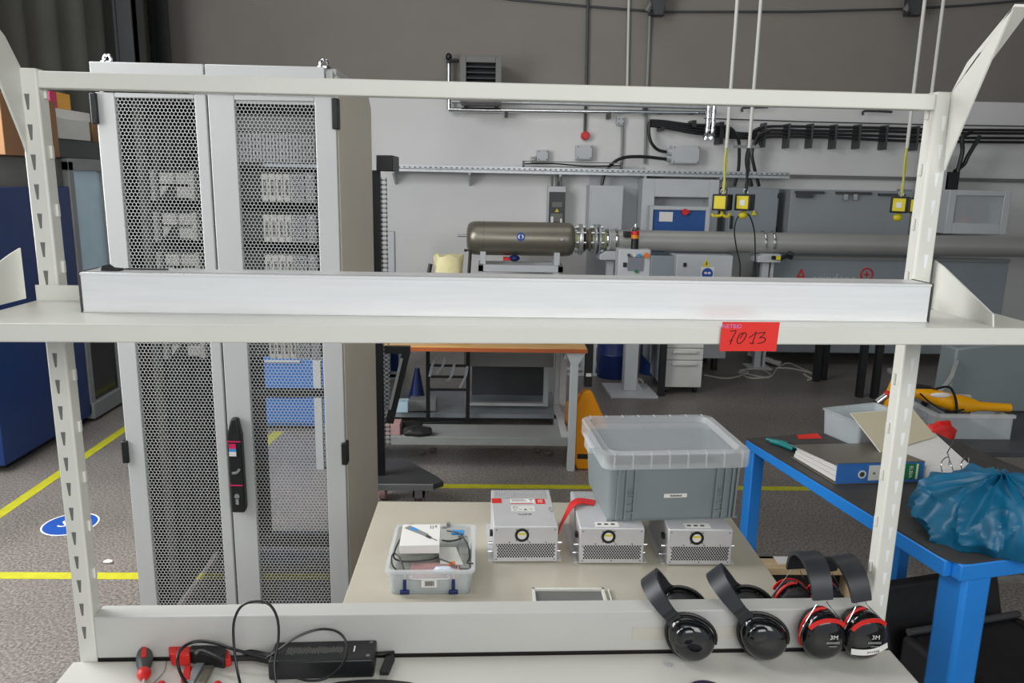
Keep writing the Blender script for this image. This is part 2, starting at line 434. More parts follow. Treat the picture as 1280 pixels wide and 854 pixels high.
# ------------------------------------------------------------------ left: blue machine with glass door
t = Thing('machine_cabinet', 'dark blue machine cabinet with a glazed grey door, left of the rack', 'machine', (-3.0, 5.0, 0))
t.part('body', MB().box((-3.15, 4.2, .06), (-2.78, 5.78, 1.78)), K['mgrey'], bev=.008)
t.part('side_panel', MB().box((-2.78, 4.2, .05), (-2.74, 5.16, 1.6)), K['navy'], bev=.004, label='navy blue panel')
fr = MB()
for a, b in (((-2.78, 5.17, .06), (-2.735, 5.23, 1.76)), ((-2.78, 5.6, .06), (-2.735, 5.7, 1.76)), ((-2.78, 5.17, 1.70), (-2.735, 5.7, 1.779)), ((-2.78, 5.17, .02), (-2.72, 5.7, .13))): fr.box(a, b)
d = t.part('door_frame', fr, K['grey'], bev=.004, label='grey door frame')
t.part('upper_pane', MB().box((-2.77, 5.23, .98), (-2.755, 5.6, 1.70)), K['glassb'], d, label='pane with a pale blue reflection painted in')  # the reflection is put into the pane colour
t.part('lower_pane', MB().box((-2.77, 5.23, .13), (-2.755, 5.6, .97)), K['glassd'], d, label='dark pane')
t.part('base', MB().box((-3.1, 4.3, 0), (-2.8, 5.7, .06)), K['black'])
def carton(x0, y0, z0, x1, y1, z1, m, label, group=None, nm='carton'):
    t = Thing(nm, label, 'box', ((x0+x1)/2, (y0+y1)/2, z0), group=group)
    t.part('box_body', MB().box((x0, y0, z0), (x1, y1, z1)), m, bev=.004)
    xm = (x0+x1)/2
    t.part('packing_tape', MB().box((xm-.025, y0-.0008, z0+(z1-z0)*.6), (xm+.025, y1+.0008, z1+.0008)), K['offw'])
    return t
carton(-3.12, 4.5, 1.78, -2.72, 5.06, 2.12, K['card'], 'brown cardboard box standing on the dark blue machine')
carton(-3.1, 5.12, 1.78, -2.76, 5.7, 1.9, K['dgrey'], 'flat dark grey box on top of the machine cabinet, under white boxes', nm='flat_box')
carton(-3.08, 5.1, 1.9, -2.74, 5.5, 2.03, K['offw'], 'white box lying on the dark grey box left of the rack', nm='white_box')
carton(-3.1, 5.14, 2.03, -2.78, 5.6, 2.09, K['paper'], 'flat white box, topmost of the stack left of the rack', nm='flat_box')
t = Thing('package', 'small yellow and red package on the stack left of the rack', 'package', (-2.85, 5.28, 2.09))
t.part('package_body', MB().box((-2.92, 5.2, 2.09), (-2.78, 5.36, 2.19)), K['ygold'], bev=.003)
t.part('package_end', MB().box((-2.92, 5.12, 2.09), (-2.78, 5.2, 2.19)), K['magenta'], bev=.003, label='red end')
carton(-3.1, 5.62, 1.9, -2.78, 5.76, 2.06, K['card'], 'narrow brown carton behind the white boxes on the machine')

# ------------------------------------------------------------------ wall fittings
def wbox(name, px, label, cat, m=K['lgrey'], d=.1, y=YW, bev=.006, extra=None):
    t = Thing(name, label, cat, (W((px[0]+px[2])/2, 0, y=y).x, y, W((px[0]+px[2])/2, px[3], y=y).z))
    t.part('housing', pb(MB(), *px, y-d, d), m, bev=bev)
    return t
# unit heater
t = Thing('unit_heater', 'grey louvred unit heater mounted high on the dark wall', 'heater', (W(600, 127, y=7.3).x, 7.5, W(600, 127, y=7.3).z))
Y = 7.3
def wr(px, y): 
    cx = (px[0]+px[2])/2; cy = (px[1]+px[3])/2
    return W(px[0], cy, y=y).x, W(cx, px[3], y=y).z, W(px[2], cy, y=y).x, W(cx, px[1], y=y).z
x0, z0, x1, z1 = wr((575, 70, 627, 128), Y)
i = .055
t.part('casing', MB().frame((x0, z0), (x1, z1), (x0+i, z0+i), (x1-i, z1-i), Y, Y+.4).box((x0+.01, Y+.2, z0+.01), (x1-.01, Y+.4, z1-.01)), K['mgrey'], bev=.004)
lv = MB(); n = 6
for k in range(n):
    z = z0+i+(z1-z0-2*i)*(k+.5)/n
    lv.add([(x0+i, Y+.01, z-.018), (x1-i, Y+.01, z-.018), (x1-i, Y+.012, z-.010), (x0+i, Y+.012, z-.010), (x0+i, Y+.07, z+.012), (x1-i, Y+.07, z+.012), (x1-i, Y+.07, z+.02), (x0+i, Y+.07, z+.02)],
           [(0, 1, 2, 3), (4, 5, 6, 7), (0, 1, 5, 4), (2, 3, 7, 6), (0, 3, 7, 4), (1, 2, 6, 5)])
t.part('louvres', lv, K['dgrey'])
t.part('fan_cavity', MB().box((x0+i, Y+.16, z0+i), (x1-i, Y+.19, z1-i)), K['black'])
t.part('mounting_bracket', MB().box((x0+.02, Y+.4, z0-.02), (x0+.06, YW, z0+.02)).box((x1-.06, Y+.4, z0-.02), (x1-.02, YW, z0+.02)), K['dgrey'])
# pipes of the heater
def wp(*pts, y=7.68): return [V(W(a, b, y=y).x, y, W(a, b, y=y).z) for a, b in pts]
t = Thing('heating_pipe', 'bright metal heating pipes running along the wall from the heater', 'pipe', (W(562, 135, y=7.68).x, 7.68, W(562, 135, y=7.68).z))
t.part('supply_pipe', MB().tube(wp((561, 72), (561, 137)), .022, 10).tube(wp((561, 137), (700, 139), (890, 141)), .022, 10), K['chrome'])
t.part('return_pipe', MB().tube(wp((565, 127), (720, 130), (892, 135), y=7.64), .018, 10), K['steel'])
t.part('valve', MB().box(W(558, 80, y=7.7)-V(0, .05, 0), W(564, 69, y=7.7)).tube(wp((562, 76), (574, 76), y=7.6), .018, 8).ell(W(561, 71, y=7.65), (.03, .03, .035)), K['black'])
cl = MB()
for a, b in ((633, 140), (762, 142), (808, 136)): cl.box(W(a-2, b+6, y=7.66), V(W(a+2, b, y=7.66).x, YW-.003, W(a, b-2, y=7.66).z))
t.part('pipe_clamp', cl, K['dgrey'])
for k, (a, l) in enumerate(((884, 'left'), (891, 'right'))):
    p = [V(W(a+d_, b, y=7.5).x, 7.5, W(a+d_, b, y=7.5).z) for d_, b in ((2, 128), (1, 145), (0, 160), (-2, 175))]
    mb = MB().tube(smoothpath(p, 5), [.022+.002*math.sin(j_*1.9)+(.008 if j_ > 12 else 0) for j_ in range(16)], 10)
    one('insulated_hose', mb, K['chrome'], 'foil-wrapped hose hanging off the pipe, %s one of the pair' % l, 'hose', group='foil hoses on the wall')
# conduits
def conduit(pts, r, m, label, cat='conduit', y=7.77):
    return one('conduit', MB().tube(smoothpath(wp(*pts, y=y), 2), r, 8), m, label, cat)
conduit(((736, -60), (735, 0), (733, 100), (731, 166)), .014, K['dgrey'], 'thin dark conduit coming down the wall to the red alarm button')
conduit(((788, -60), (786, 0), (784, 106), (783, 128)), .012, K['offw'], 'thin white conduit on the dark upper wall')
conduit(((814, -60), (813, 0), (809, 105), (806, 205)), .014, K['grey'], 'thick grey conduit from the top of the wall to the cable tray')
conduit(((778, 152), (778, 180), (776, 213)), .014, K['grey'], 'short grey conduit under the small junction box')
c = W(731, 170, y=YW)
t = Thing('alarm_button', 'round red alarm sounder on the pale wall', 'alarm', (c.x, YW, c.z))
t.part('sounder', MB().cyl((c.x, YW-.03, c.z), (c.x, YW-.09, c.z), .045, .036, 24), K['red'], bev=.005)
t.part('base', MB().cyl((c.x, YW, c.z), (c.x, YW-.03, c.z), .05, n=24), K['offw'])
def jbox(px, label, d=.09, cover=True):
    t = wbox('junction_box', px, label, 'junction box', d=d)
    x0, z0, x1, z1 = wr(px, YW-d)
    t.part('cover', MB().box((x0+.008, YW-d-.012, z0+.008), (x1-.008, YW-d, z1-.008)), K['lgrey'], bev=.004)
    s = MB()
    for x in (x0+.02, x1-.02):
        for z in (z0+.02, z1-.02): s.cyl((x, YW-d-.012, z), (x, YW-d-.015, z), .006, n=8)
    t.part('screws', s, K['dgrey']); return t
jbox((671, 187, 686, 202), 'small square junction box above the left end of the cable tray')
jbox((663, 195, 670, 203), 'tiny junction box touching the small square one', .06)
jbox((720, 181, 741, 200), 'square grey junction box below the red alarm')
jbox((771, 146, 781, 157), 'small junction box just under the heating pipe', .06)
t = jbox((840, 182, 875, 205), 'large grey junction box where two black cables end', .14)
t.part('cable_glands', MB().tube([W(833, 190, y=7.7), W(841, 190, y=7.7)], .03, 8).tube([W(832, 198, y=7.7), W(841, 199, y=7.7)], .03, 8), K['lgrey'])
# cable tray with brackets
x0 = W(488, 212, y=7.6).x; x1 = W(985, 218, y=7.6).x; zt = W(700, 214, y=7.6).z
t = Thing('cable_tray', 'long perforated steel cable tray along the back wall', 'cable tray', (x0, 7.7, zt))
t.part('tray_floor', MB().box((x0, 7.55, zt-.005), (x1, YW-.003, zt)), K['steel'])
t.part('tray_lip', MB().box((x0, 7.55, zt-.03), (x1, 7.555, zt+.03)), K['steel'])
mb = MB(); k = x0+.03
while k < x1-.02:
    mb.box((k, 7.548, zt+.006), (k+.02, 7.55, zt+.016)); k += .05
t.part('slots', mb, K['dgrey'])
for k in (492, 587, 700, 806, 900):
    x = W(k, 220, y=7.6).x
    t.part('bracket', MB().add([(x-.01, 7.56, zt-.03), (x+.01, 7.56, zt-.03), (x+.01, YW-.003, zt-.03), (x-.01, YW-.003, zt-.03), (x-.01, 7.56, zt-.05), (x+.01, 7.56, zt-.05), (x+.01, YW-.003, zt-.16), (x-.01, YW-.003, zt-.16)], [(0, 1, 2, 3), (7, 6, 5, 4), (0, 4, 5, 1), (1, 5, 6, 2), (2, 6, 7, 3), (3, 7, 4, 0)]), K['lgrey'])
x2 = W(1175, 222, y=7.75).x
one('wall_ledge', MB().box((x1, 7.74, W(1080, 224, y=7.74).z), (x2+3, YW-.003, W(1080, 220, y=7.74).z)), K['mgrey'], 'thin grey ledge running on along the right part of the wall', 'ledge')
a0 = W(653, 205, y=7.6); a1 = W(778, 208, y=7.6)
t = Thing('cable_rack', 'narrow dark cable rack lying above the left part of the cable tray', 'cable tray', a0)
t.part('rack_frame', MB().box((a0.x, 7.57, zt+.036), (a1.x, 7.59, zt+.044)).box((a0.x, 7.57, zt+.082), (a1.x, 7.59, zt+.09)).box((a0.x, 7.57, zt), (a0.x+.02, 7.6, zt+.09)).box((a1.x-.02, 7.57, zt), (a1.x, 7.6, zt+.09)), K['mgrey'])
t.part('cables', MB().tube(smoothpath([(a0.x+.02, 7.585, zt+.062), (a0.x+.3, 7.585, zt+.07), (a0.x+.6, 7.585, zt+.052), (a1.x-.02, 7.585, zt+.062)], 5), .007, 6), K['cable'])
# thin wire line above the cable bundles
one('tension_wire', MB().tube(wp((880, 148), (1000, 152), (1165, 156), (1290, 158), y=7.74), .006, 5), K['dgrey'], 'thin wire stretched above the black cable bundle', 'wire')
one('wall_hook', MB().tube(smoothpath(wp((928, 140), (929, 135), (950, 134), (960, 134), y=7.7), 3), .012, 6), K['dgrey'], 'dark hooked rod on the wall above the left end of the cable bundle', 'hook')
one('wall_hook', MB().tube(smoothpath(wp((1079, 144), (1080, 139), (1100, 139), (1115, 140), y=7.7), 3), .012, 6), K['dgrey'], 'dark hooked rod on the wall above the middle of the cable bundle', 'hook')
# black cable bundles
t = Thing('cable_bundle', 'bundle of thick black cables fixed along the wall to the right', 'cable bundle', W(930, 170, y=7.68))
for off, a, b in ((0, 158, 160), (4, 163, 164), (9, 167, 170), (12, 171, 175)):
    t.part('cable', MB().tube(smoothpath(wp((942, a+12), (950, a+4), (965, a), (1040, a+1), (1100, b), (1170, b+2), (1290, b+3), y=7.68-off*.002), 4), .0135, 7), K['cable'])
for a, s in ((958, 0), (988, 1), (1017, 1), (1047, 2), (1077, 2), (1111, 3), (1150, 4)):
    x = W(a, 165, y=7.62).x; z = W(a, 153+s, y=7.62).z; z1 = W(a, 184+s, y=7.62).z
    t.part('cable_clip', MB().box((x-.009, 7.64, z1), (x+.009, YW-.003, z)), K['dgrey'], bev=.003)
t = Thing('cable_bundle', 'thick flat bundle of black cables from the conduit to the foil hoses', 'cable bundle', W(815, 155, y=7.7))
for k in range(4):
    t.part('cable', MB().tube(smoothpath(wp((812, 151+k*2), (830, 152+k*2.3), (860, 156+k*3), (890, 158+k*3.6), (918, 166+k*2), (945, 168+k*1.5), y=7.7-k*.01), 4), .016, 7), K['cable'])
t.part('cable', MB().tube(smoothpath(wp((812, 152), (811, 165), (814, 178), (822, 187), (833, 190), y=7.66), 4), .016, 7), K['cable'])
for a, b0, b1 in ((829, 158, 163), (868, 150, 159), (903, 152, 180)):
    x = W(a, 165, y=7.6).x
    t.part('cable_clip', MB().box((x-.02, 7.62, W(a, b1, y=7.6).z), (x+.02, YW, W(a, b0, y=7.6).z)), K['black'])
one('black_cable', MB().tube(smoothpath(wp((752, 232), (756, 218), (765, 205), (780, 197), (805, 196), (833, 199), y=7.62), 5), .016, 8), K['cable'], 'single black cable curving from the cable tray to the large junction box', 'cable')
t = Thing('cable_drop', 'black cables dropping from the bundle into the grey wall cabinet', 'cable bundle', W(935, 235, y=7.6))
for pts in (((905, 158), (915, 162), (923, 175), (924, 190), (923, 212), (918, 233)), ((950, 160), (940, 166), (936, 178), (935, 200), (938, 233)), ((962, 164), (948, 170), (940, 190), (943, 210), (949, 233)), ((937, 180), (933, 200), (936, 220), (940, 233))):
    t.part('cable', MB().tube(smoothpath(wp(*pts, y=7.58), 4), .0165, 7), K['cable'])
t.part('cable_clip', MB().box(W(918, 185, y=7.52), W(948, 182, y=7.56)), K['grey'])
# ceiling bracket pieces at the top of the wall
for px, lb in ((822, 'dark steel gusset at the top of the wall above the thick conduit'), (1145, 'dark steel gusset at the top of the wall above the hanging sockets')):
    c = W(px, 10, y=7.7)
    t = Thing('steel_gusset', lb, 'bracket', c)
    t.part('gusset_plate', MB().prism([(W(px-14, -30, y=7.6).x, W(px, -30, y=7.6).z), (W(px-4, 18, y=7.6).x, W(px, 18, y=7.6).z), (W(px+6, 18, y=7.6).x, W(px, 18, y=7.6).z), (W(px+18, -30, y=7.6).x, W(px, -30, y=7.6).z)], -7.64, -7.6, Matrix(((1, 0, 0, 0), (0, 0, -1, 0), (0, 1, 0, 0), (0, 0, 0, 1)))), K['dgrey'])
    t.part('strut', MB().tube([V(c.x-.1, 7.7, W(px-12, 14, y=7.7).z), V(c.x+.25, 7.5, 3.9)], .035, 8), K['mgrey'])
    t.part('wall_plate', MB().box((c.x-.07, 7.7, c.z-.06), (c.x+.07, YW-.003, c.z+.5)), K['dgrey'])

# ------------------------------------------------------------------ wall cabinets and machines at the back
t = wbox('frequency_drive', (685, 233, 707, 281), 'narrow wall drive unit with a dark front and a yellow warning sign', 'drive', d=.2)
x0, z0, x1, z1 = wr((686, 240, 706, 281), 7.6)
f = t.part('front_panel', MB().box((x0, 7.585, z0), (x1, 7.6, z1)), K['dgrey'], bev=.004, label='dark front')
t.part('display', MB().box((x0+.03, 7.58, z0+.17), (x1-.03, 7.586, z0+.22)).box((x0+.02, 7.58, z0+.03), (x1-.02, 7.586, z0+.11)), K['mgrey'], f)
t.part('indicator', MB().box((x0+.02, 7.577, z0+.02), (x0+.045, 7.581, z0+.08)), K['paper'], f)
t.part('indicator', MB().box((x1-.045, 7.577, z0+.0), (x1-.025, 7.581, z0+.06)), K['paper'], f)
cx = (x0+x1)/2
t.part('warning_triangle', MB().prism([(cx-.02, z0+.125), (cx+.02, z0+.125), (cx, z0+.16)], -7.581, -7.577, XZ), K['yellow'], f, label='yellow triangle')
t.part('cable_stubs', MB().tube(wp((690, 233), (690, 220), y=7.66), .012, 6).tube(wp((696, 233), (696, 219), y=7.66), .016, 6).tube(wp((701, 233), (701, 220), y=7.66), .012, 6), K['mgrey'])
def cabinet(name, px, label, m, d=.28, handle=None, y=YW):
    t = wbox(name, px, label, 'wall cabinet', m=m, d=d, y=y)
    x0, z0, x1, z1 = wr(px, y-d)
    dr = t.part('door', MB().box((x0+.012, y-d-.02, z0+.012), (x1-.012, y-d, z1-.012)), m, bev=.004)
    if handle: t.part('handle', pb(MB(), *handle, y-d-.04, .02), K['black'], dr, bev=.003)
    return t
cabinet('wall_cabinet', (736, 232, 779, 300), 'plain white wall cabinet left of the signal tower', K['lgrey'])
t = cabinet('wall_cabinet', (908, 235, 972, 300), 'grey wall cabinet behind the two left hanging sockets', K['bgrey'], handle=(913, 270, 916, 286))
x0, z0, x1, z1 = wr((908, 235, 972, 300), 7.5)
t.part('warning_triangle', MB().prism([(W(938, 269, y=7.5).x, W(938, 269, y=7.5).z), (W(945, 269, y=7.5).x, W(945, 269, y=7.5).z), (W(941.5, 262, y=7.5).x, W(941, 262, y=7.5).z)], -7.48, -7.475, XZ), K['yellow'])
t.part('hinge', pb(MB(), 972, 242, 974, 248, 7.5, .03), K['black']); t.part('hinge', pb(MB(), 971, 284, 973, 290, 7.5, .03), K['black'])
# white housing with recess
Y = 7.5
t = Thing('machine_housing', 'white framed machine housing behind the blue notice panel', 'machine', (W(850, 300, y=Y).x, Y+.2, .1))
x0, z0, x1, z1 = wr((802, 224, 897, 300), Y)
h = .14
t.part('housing_frame', MB().frame((x0, .3), (x1, z1), (x0+.12, .35), (x1-.09, z1-.17), Y, Y+.27), K['lgrey'], bev=.004)
t.part('back_panel', MB().box((x0+.01, Y+.2, .3), (x1-.01, Y+.27, z1-.01)), K['lgrey'])
Y2 = 7.34
x0, z0, x1, z1 = wr((812, 258, 887, 300), Y2)
t = Thing('notice_panel', 'blue panel in a pale frame with a white sheet and red button', 'panel', ((x0+x1)/2, Y2, .2))
t.part('frame', MB().frame((x0, .2), (x1, z1), (x0+.03, .25), (x1-.04, z1-.035), Y2, Y2+.14), K['lgrey'], bev=.003)
t.part('blue_panel', MB().box((x0+.03, Y2+.02, .25), (x1-.04, Y2+.06, z1-.035)), K['notice'], label='dark blue board')
t.part('paper_sheet', pb(MB(), 824, 265, 841, 277, Y2+.012, .004), K['paper'], label='white paper')
c = W(856, 265, y=Y2)
t.part('button', MB().cyl((c.x, Y2+.02, c.z), (c.x, Y2-.02, c.z), .03, n=16).box((c.x-.0, Y2, c.z-.012), (c.x+.05, Y2+.02, c.z+.012)), K['red'], label='red button')
# big grey sliding panel
Y = 7.45
x0, z0, x1, z1 = wr((986, 238, 1137, 310), Y)
t = Thing('grey_enclosure', 'large flat grey enclosure behind the right part of the pipe', 'enclosure', ((x0+x1)/2, Y, .1))
t.part('enclosure_body', MB().box((x0, Y, .4), (x1, YW-.003, z1)), K['encl'], bev=.004)
t.part('top_rail', pb(pb(pb(MB(), 995, 239, 1031, 242, Y-.03, .03), 1046, 240, 1090, 243, Y-.03, .03), 1099, 242, 1132, 245, Y-.03, .03), K['dgrey'])
t.part('rail_block', pb(MB(), 997, 242, 1017, 247, Y-.04, .04), K['dgrey'])
t.part('fitting', pb(pb(MB(), 1055, 243, 1060, 250, Y-.04, .04), 1067, 243, 1072, 250, Y-.04, .04), K['steel'])
x0b = W(1140, 270, y=Y).x
one('enclosure_side', MB().box((x1+.02, Y+.05, .4), (x1+.16, YW-.003, z1+.02)), K['bgrey'], 'blue-grey enclosure section right of the seam behind the white post', 'enclosure', bev=.004)
# electrical cabinet far right with clear door and trunking
Y = 7.1
x0, z0, x1, z1 = wr((1184, 238, 1262, 293), Y)
t = Thing('control_cabinet', 'control cabinet with a clear door at the right edge of the wall', 'control cabinet', ((x0+x1)/2, Y, z0))
t.part('cabinet_body', MB().frame((x0, z0), (x1, z1), (x0+.07, z0+.1), (x1-.07, z1-.05), Y, Y+.6).box((x0+.01, Y+.3, z0+.01), (x1-.01, Y+.6, z1-.01)), K['lgrey'], bev=.006)
t.part('mounting_plate', MB().box((x0+.06, Y+.2, z0+.06), (x1-.06, Y+.24, z1-.04)), K['mgrey'])
q = MB()
for k in range(5): q.box((x0+.12+k*.07, Y+.12, z0+.14), (x0+.17+k*.07, Y+.2, z0+.22))
t.part('breakers', q, K['dgrey'])
t.part('red_switch', MB().box((x0+.2, Y+.1, z0+.1), (x0+.27, Y+.2, z0+.16)), K['red'])
t.part('clear_door', MB().box((x0+.07, Y+.01, z0+.1), (x1-.07, Y+.02, z1-.05)), K['clear2'])
one('cable_trunking', pb(MB(), 1168, 190, 1181, 292, 7.3, .3), K['lgrey'], 'pale vertical trunking beside the control cabinet', 'trunking', bev=.005)
one('cable_trunking', pb(MB(), 1185, 215, 1199, 237, 7.35, .2), K['black'], 'short black trunking entering the top of the control cabinet', 'trunking', bev=.005)
t = Thing('cable_loop', 'black cables looping down into the control cabinet', 'cable bundle', W(1200, 215, y=7.4))
t.part('cable', MB().tube(smoothpath(wp((1215, 165), (1203, 172), (1203, 190), (1197, 215), y=7.4), 5), .02, 7), K['cable'])
t.part('cable', MB().tube(smoothpath(wp((1225, 170), (1210, 195), (1205, 205), (1193, 215), y=7.42), 5), .02, 7), K['cable'])

# ------------------------------------------------------------------ silver tank and pipe, y = 7.0
Y = 7.0; K0 = W(584, 298, y=Y)
zc = .5*(W(651, 277, y=Y).z+W(651, 320, y=Y).z); rt = .5*(W(651, 277, y=Y).z-W(651, 320, y=Y).z)-.003
xa, xb = W(583, 298, y=Y).x, W(718, 299, y=Y).x
AX = Matrix.Translation((0, Y, zc)) @ Matrix.Rotation(PI/2, 4, 'Y')
def ax(prof, n=36, z=None, y=Y):  # lathe along +x ; prof (r, x)
    M = Matrix(((0, 0, 1, 0), (0, 1, 0, y), (-1, 0, 0, zc if z is None else z), (0, 0, 0, 1)))
    return MB().lathe(prof, M, n)
t = Thing('air_tank', 'silver grey cylindrical tank with a round blue sticker, lying on a stand', 'tank', ((xa+xb)/2, Y, zc-rt))
t.part('tank_shell', ax([(.001, xa), (rt*.5, xa+.004), (rt*.78, xa+.014), (rt*.91, xa+.034), (rt*.98, xa+.062), (rt, xa+.1), (rt, xb-.08), (rt*.97, xb-.045), (rt*.88, xb-.018), (rt*.7, xb-.004), (.001, xb)]), K['tank'], merge=True)
t.part('weld_seam', ax([(rt-.004, xa+.145), (rt+.003, xa+.147), (rt+.003, xa+.155), (rt-.004, xa+.157)]).add(ax([(rt-.004, xb-.115), (rt+.003, xb-.113), (rt+.003, xb-.105), (rt-.004, xb-.103)]).v, ax([(rt-.004, xb-.115), (rt+.003, xb-.113), (rt+.003, xb-.105), (rt-.004, xb-.103)]).f), K['tank'])
c = W(651, 296, y=Y-rt)
s = t.part('sticker', MB().cyl((c.x, Y-rt-.0, c.z), (c.x, Y-rt-.006, c.z), .036, n=28), K['floorblue'], label='round blue sticker')
t.part('sticker_symbol', MB().ell((c.x, Y-rt-.006, c.z), (.026, .002, .02)), K['paper'], s, label='white symbol')
t.part('sticker_head', MB().ell((c.x, Y-rt-.008, c.z), (.012, .002, .02)), K['floorblue'], s, label='blue head shape')
c = W(702, 299, y=Y-rt)
t.part('nozzle', MB().cyl((xa+.02, Y, zc+.02), (xa-.08, Y, zc+.02), .012).cyl((c.x, Y-rt+.02, c.z), (c.x, Y-rt-.02, c.z), .015), K['steel'])
for px in (604, 695):
    x = W(px, 316, y=Y).x
    t.part('foot', MB().box((x-.025, Y-rt*.9, zc-rt-.07), (x+.025, Y+rt*.9, zc-rt*.72)), K['lgrey'], bev=.003)
zf = zc-rt-.07
xs0 = W(598, 330, y=Y).x; xs1 = W(702, 330, y=Y).x
t = Thing('tank_stand', 'pale steel frame stand carrying the silver tank', 'stand', ((xs0+xs1)/2, Y, 0))
t.part('top_frame', MB().box((xs0, Y-.18, zf-.06), (xs1, Y-.12, zf)).box((xs0, Y+.12, zf-.06), (xs1, Y+.18, zf)).box((xs0, Y-.18, zf-.06), (xs0+.05, Y+.18, zf)).box((xs1-.05, Y-.18, zf-.06), (xs1, Y+.18, zf)), K['lgrey'], bev=.004)
for x in (xs0+.06, xs1-.06):
    for y in (Y-.17, Y+.13): t.part('leg', MB().box((x-.025, y, 0), (x+.025, y+.05, zf-.06)), K['lgrey'])
one('power_tool', MB().box(W(629, 326, y=Y-.1), W(638, 321, y=Y)), K['red'], 'small red block on the stand below the tank', 'block', bev=.004)
one('blue_rag', MB().ell(W(643, 323, y=Y-.08)-V(0, 0, .0), (.05, .05, .03), nu=10, nv=6), K['dblue'], 'dark blue rag bundle on the stand below the tank', 'rag')
# flanges
t = Thing('flange_coupling', 'bolted flange coupling between the silver tank and the pipe', 'flange', (W(745, 300, y=Y).x, Y, zc))
rp = .5*(W(900, 290, y=Y).z-W(900, 316, y=Y).z)
zp = .5*(W(845, 289, y=Y).z+W(845, 314, y=Y).z)
x = lambda p: W(p, 300, y=Y).x
t.part('neck', ax([(rp*.8, xb-.02), (rp*.8, x(727)), (rp*.85, x(730)), (rp*.85, x(770))], z=zp), K['green'], label='pale green neck')
for px, w_ in ((726, .022), (743.5, .016), (748.5, .014)):
    t.part('flange', ax([(rp*.5, x(px)-w_), (rp*1.42, x(px)-w_), (rp*1.5, x(px)-w_*.5), (rp*1.5, x(px)+w_*.4), (rp*1.42, x(px)+w_*.5), (rp*.5, x(px)+w_*.5)], z=zp), K['steel'])
    for k in range(8):
        a = 2*PI*k/8+.2; yy = Y+math.cos(a)*rp*1.22; zz = zp+math.sin(a)*rp*1.22
        t.part('bolt', MB().cyl((x(px)-w_-.03, yy, zz), (x(px)+.035, yy, zz), .012, n=6), K['chrome'])
t.part('bellows', ax([(rp*.82, x(728)), (rp*1.15, x(731)), (rp*.9, x(734)), (rp*1.15, x(737)), (rp*.82, x(740))], z=zp), K['tank'], label='dark bellows')
# the long pipe
xe = 7.0
t = Thing('long_pipe', 'long silver grey pipe running to the right along the wall', 'pipe', (x(1000), Y, zp-rp))
t.part('pipe_shell', ax([(rp*.9, x(757)), (rp, x(757)+.002), (rp, xe), (rp*.9, xe+.001)], z=zp, n=40), K['pipe'])
t.part('end_collar', ax([(rp+.004, x(758)), (rp+.008, x(759)), (rp+.008, x(761)), (rp+.004, x(762))], z=zp), K['lgrey'])
def clampset(pxs, py0, label):
    c = x((pxs[0]+pxs[-1])/2)
    t = Thing('pipe_support', label, 'pipe support', (c, Y, 0), group=None)
    t.part('saddle', MB().prism([(c-.11, zp-rp-.075), (c-.11, zp-rp-.03), (c-.06, zp-rp+.001), (c+.1, zp-rp+.001), (c+.1, zp-rp-.075)], -(Y+.12), -(Y-.12), XZ), K['lgrey'], bev=.004)
    for p_ in pxs:
        t.part('u_bolt', MB().tube([(x(p_), Y+math.cos(a)*(rp+.008), zp+math.sin(a)*(rp+.008)) for a in [PI*1.15-PI*1.3*k/20 for k in range(21)]]+[], .011, 8), K['chrome'])
    t.part('post', MB().box((c-.03, Y-.03, 0), (c+.03, Y+.03, zp-rp-.07)).box((c+.05, Y-.03, 0), (c+.075, Y+.03, zp-rp-.07)), K['lgrey'])
    t.part('foot_plate', MB().box((c-.1, Y-.1, 0), (c+.12, Y+.1, .012)), K['lgrey'])
clampset((758, 769), 316, 'pipe support with two u-bolts beside the flange coupling')
clampset((953, 964), 318, 'pipe support with two u-bolts right of the hanging loop')
# HMI stand, y=6.1
Y3 = 6.1
x0, z0, x1, z1 = wr((773, 312, 813, 344), Y3)
z0 = z1-.34
t = Thing('control_stand', 'white operator panel with small screen on a pedestal and square base plate', 'control panel', (1.17, 6.1, 0))
hd = t.part('panel_box', MB().box((x0, Y3, z0), (x1, Y3+.16, z1)), K['lgrey'], bev=.006)
t.part('screen', MB().box((x0+.075, Y3-.006, z1-.17), (x1-.055, Y3, z1-.055)), K['glint'], hd, label='grey screen')
for k, (m, nm) in enumerate((('dgrey', 'button'), ('offw', 'button'), ('skyb', 'button'))):
    q = W(786+k*6.5, 319, y=Y3); t.part(nm, MB().cyl((q.x, Y3, q.z), (q.x, Y3-.02, q.z), .013, n=14), K[m], hd)
q = W(807.5, 319, y=Y3); t.part('emergency_stop', MB().cyl((q.x, Y3, q.z), (q.x, Y3-.015, q.z), .014, n=14).cyl((q.x, Y3-.015, q.z), (q.x, Y3-.035, q.z), .021, n=18), K['orangep'], hd, label='orange red mushroom button')
q = W(795, 339, y=Y3); t.part('green_button', MB().cyl((q.x, Y3, q.z), (q.x, Y3-.02, q.z), .013, n=14), K['gcard'], hd)
q = W(781, 331, y=Y3); t.part('key_switch', MB().box((q.x-.014, Y3-.01, q.z-.018), (q.x+.014, Y3, q.z+.018)), K['black'], hd)
t.part('column', MB().box((1.105, 6.04, .02), (1.215, 6.15, z0+.02)), K['lgrey'], bev=.006)
t.part('base_plate', MB().hexa([(.98, 5.9, 0), (1.36, 5.9, 0), (1.34, 6.29, 0), (.96, 6.29, 0), (.98, 5.9, .02), (1.36, 5.9, .02), (1.34, 6.29, .02), (.96, 6.29, .02)]), K['lgrey'])
t.part('gusset', MB().prism([(1.215, .02), (1.27, .02), (1.215, .1)], -6.11, -6.09, XZ), K['lgrey'])
cx = W(794, 300, y=Y3+.05).x; zt = z1; h = W(794, 280, y=Y3+.05).z-zt
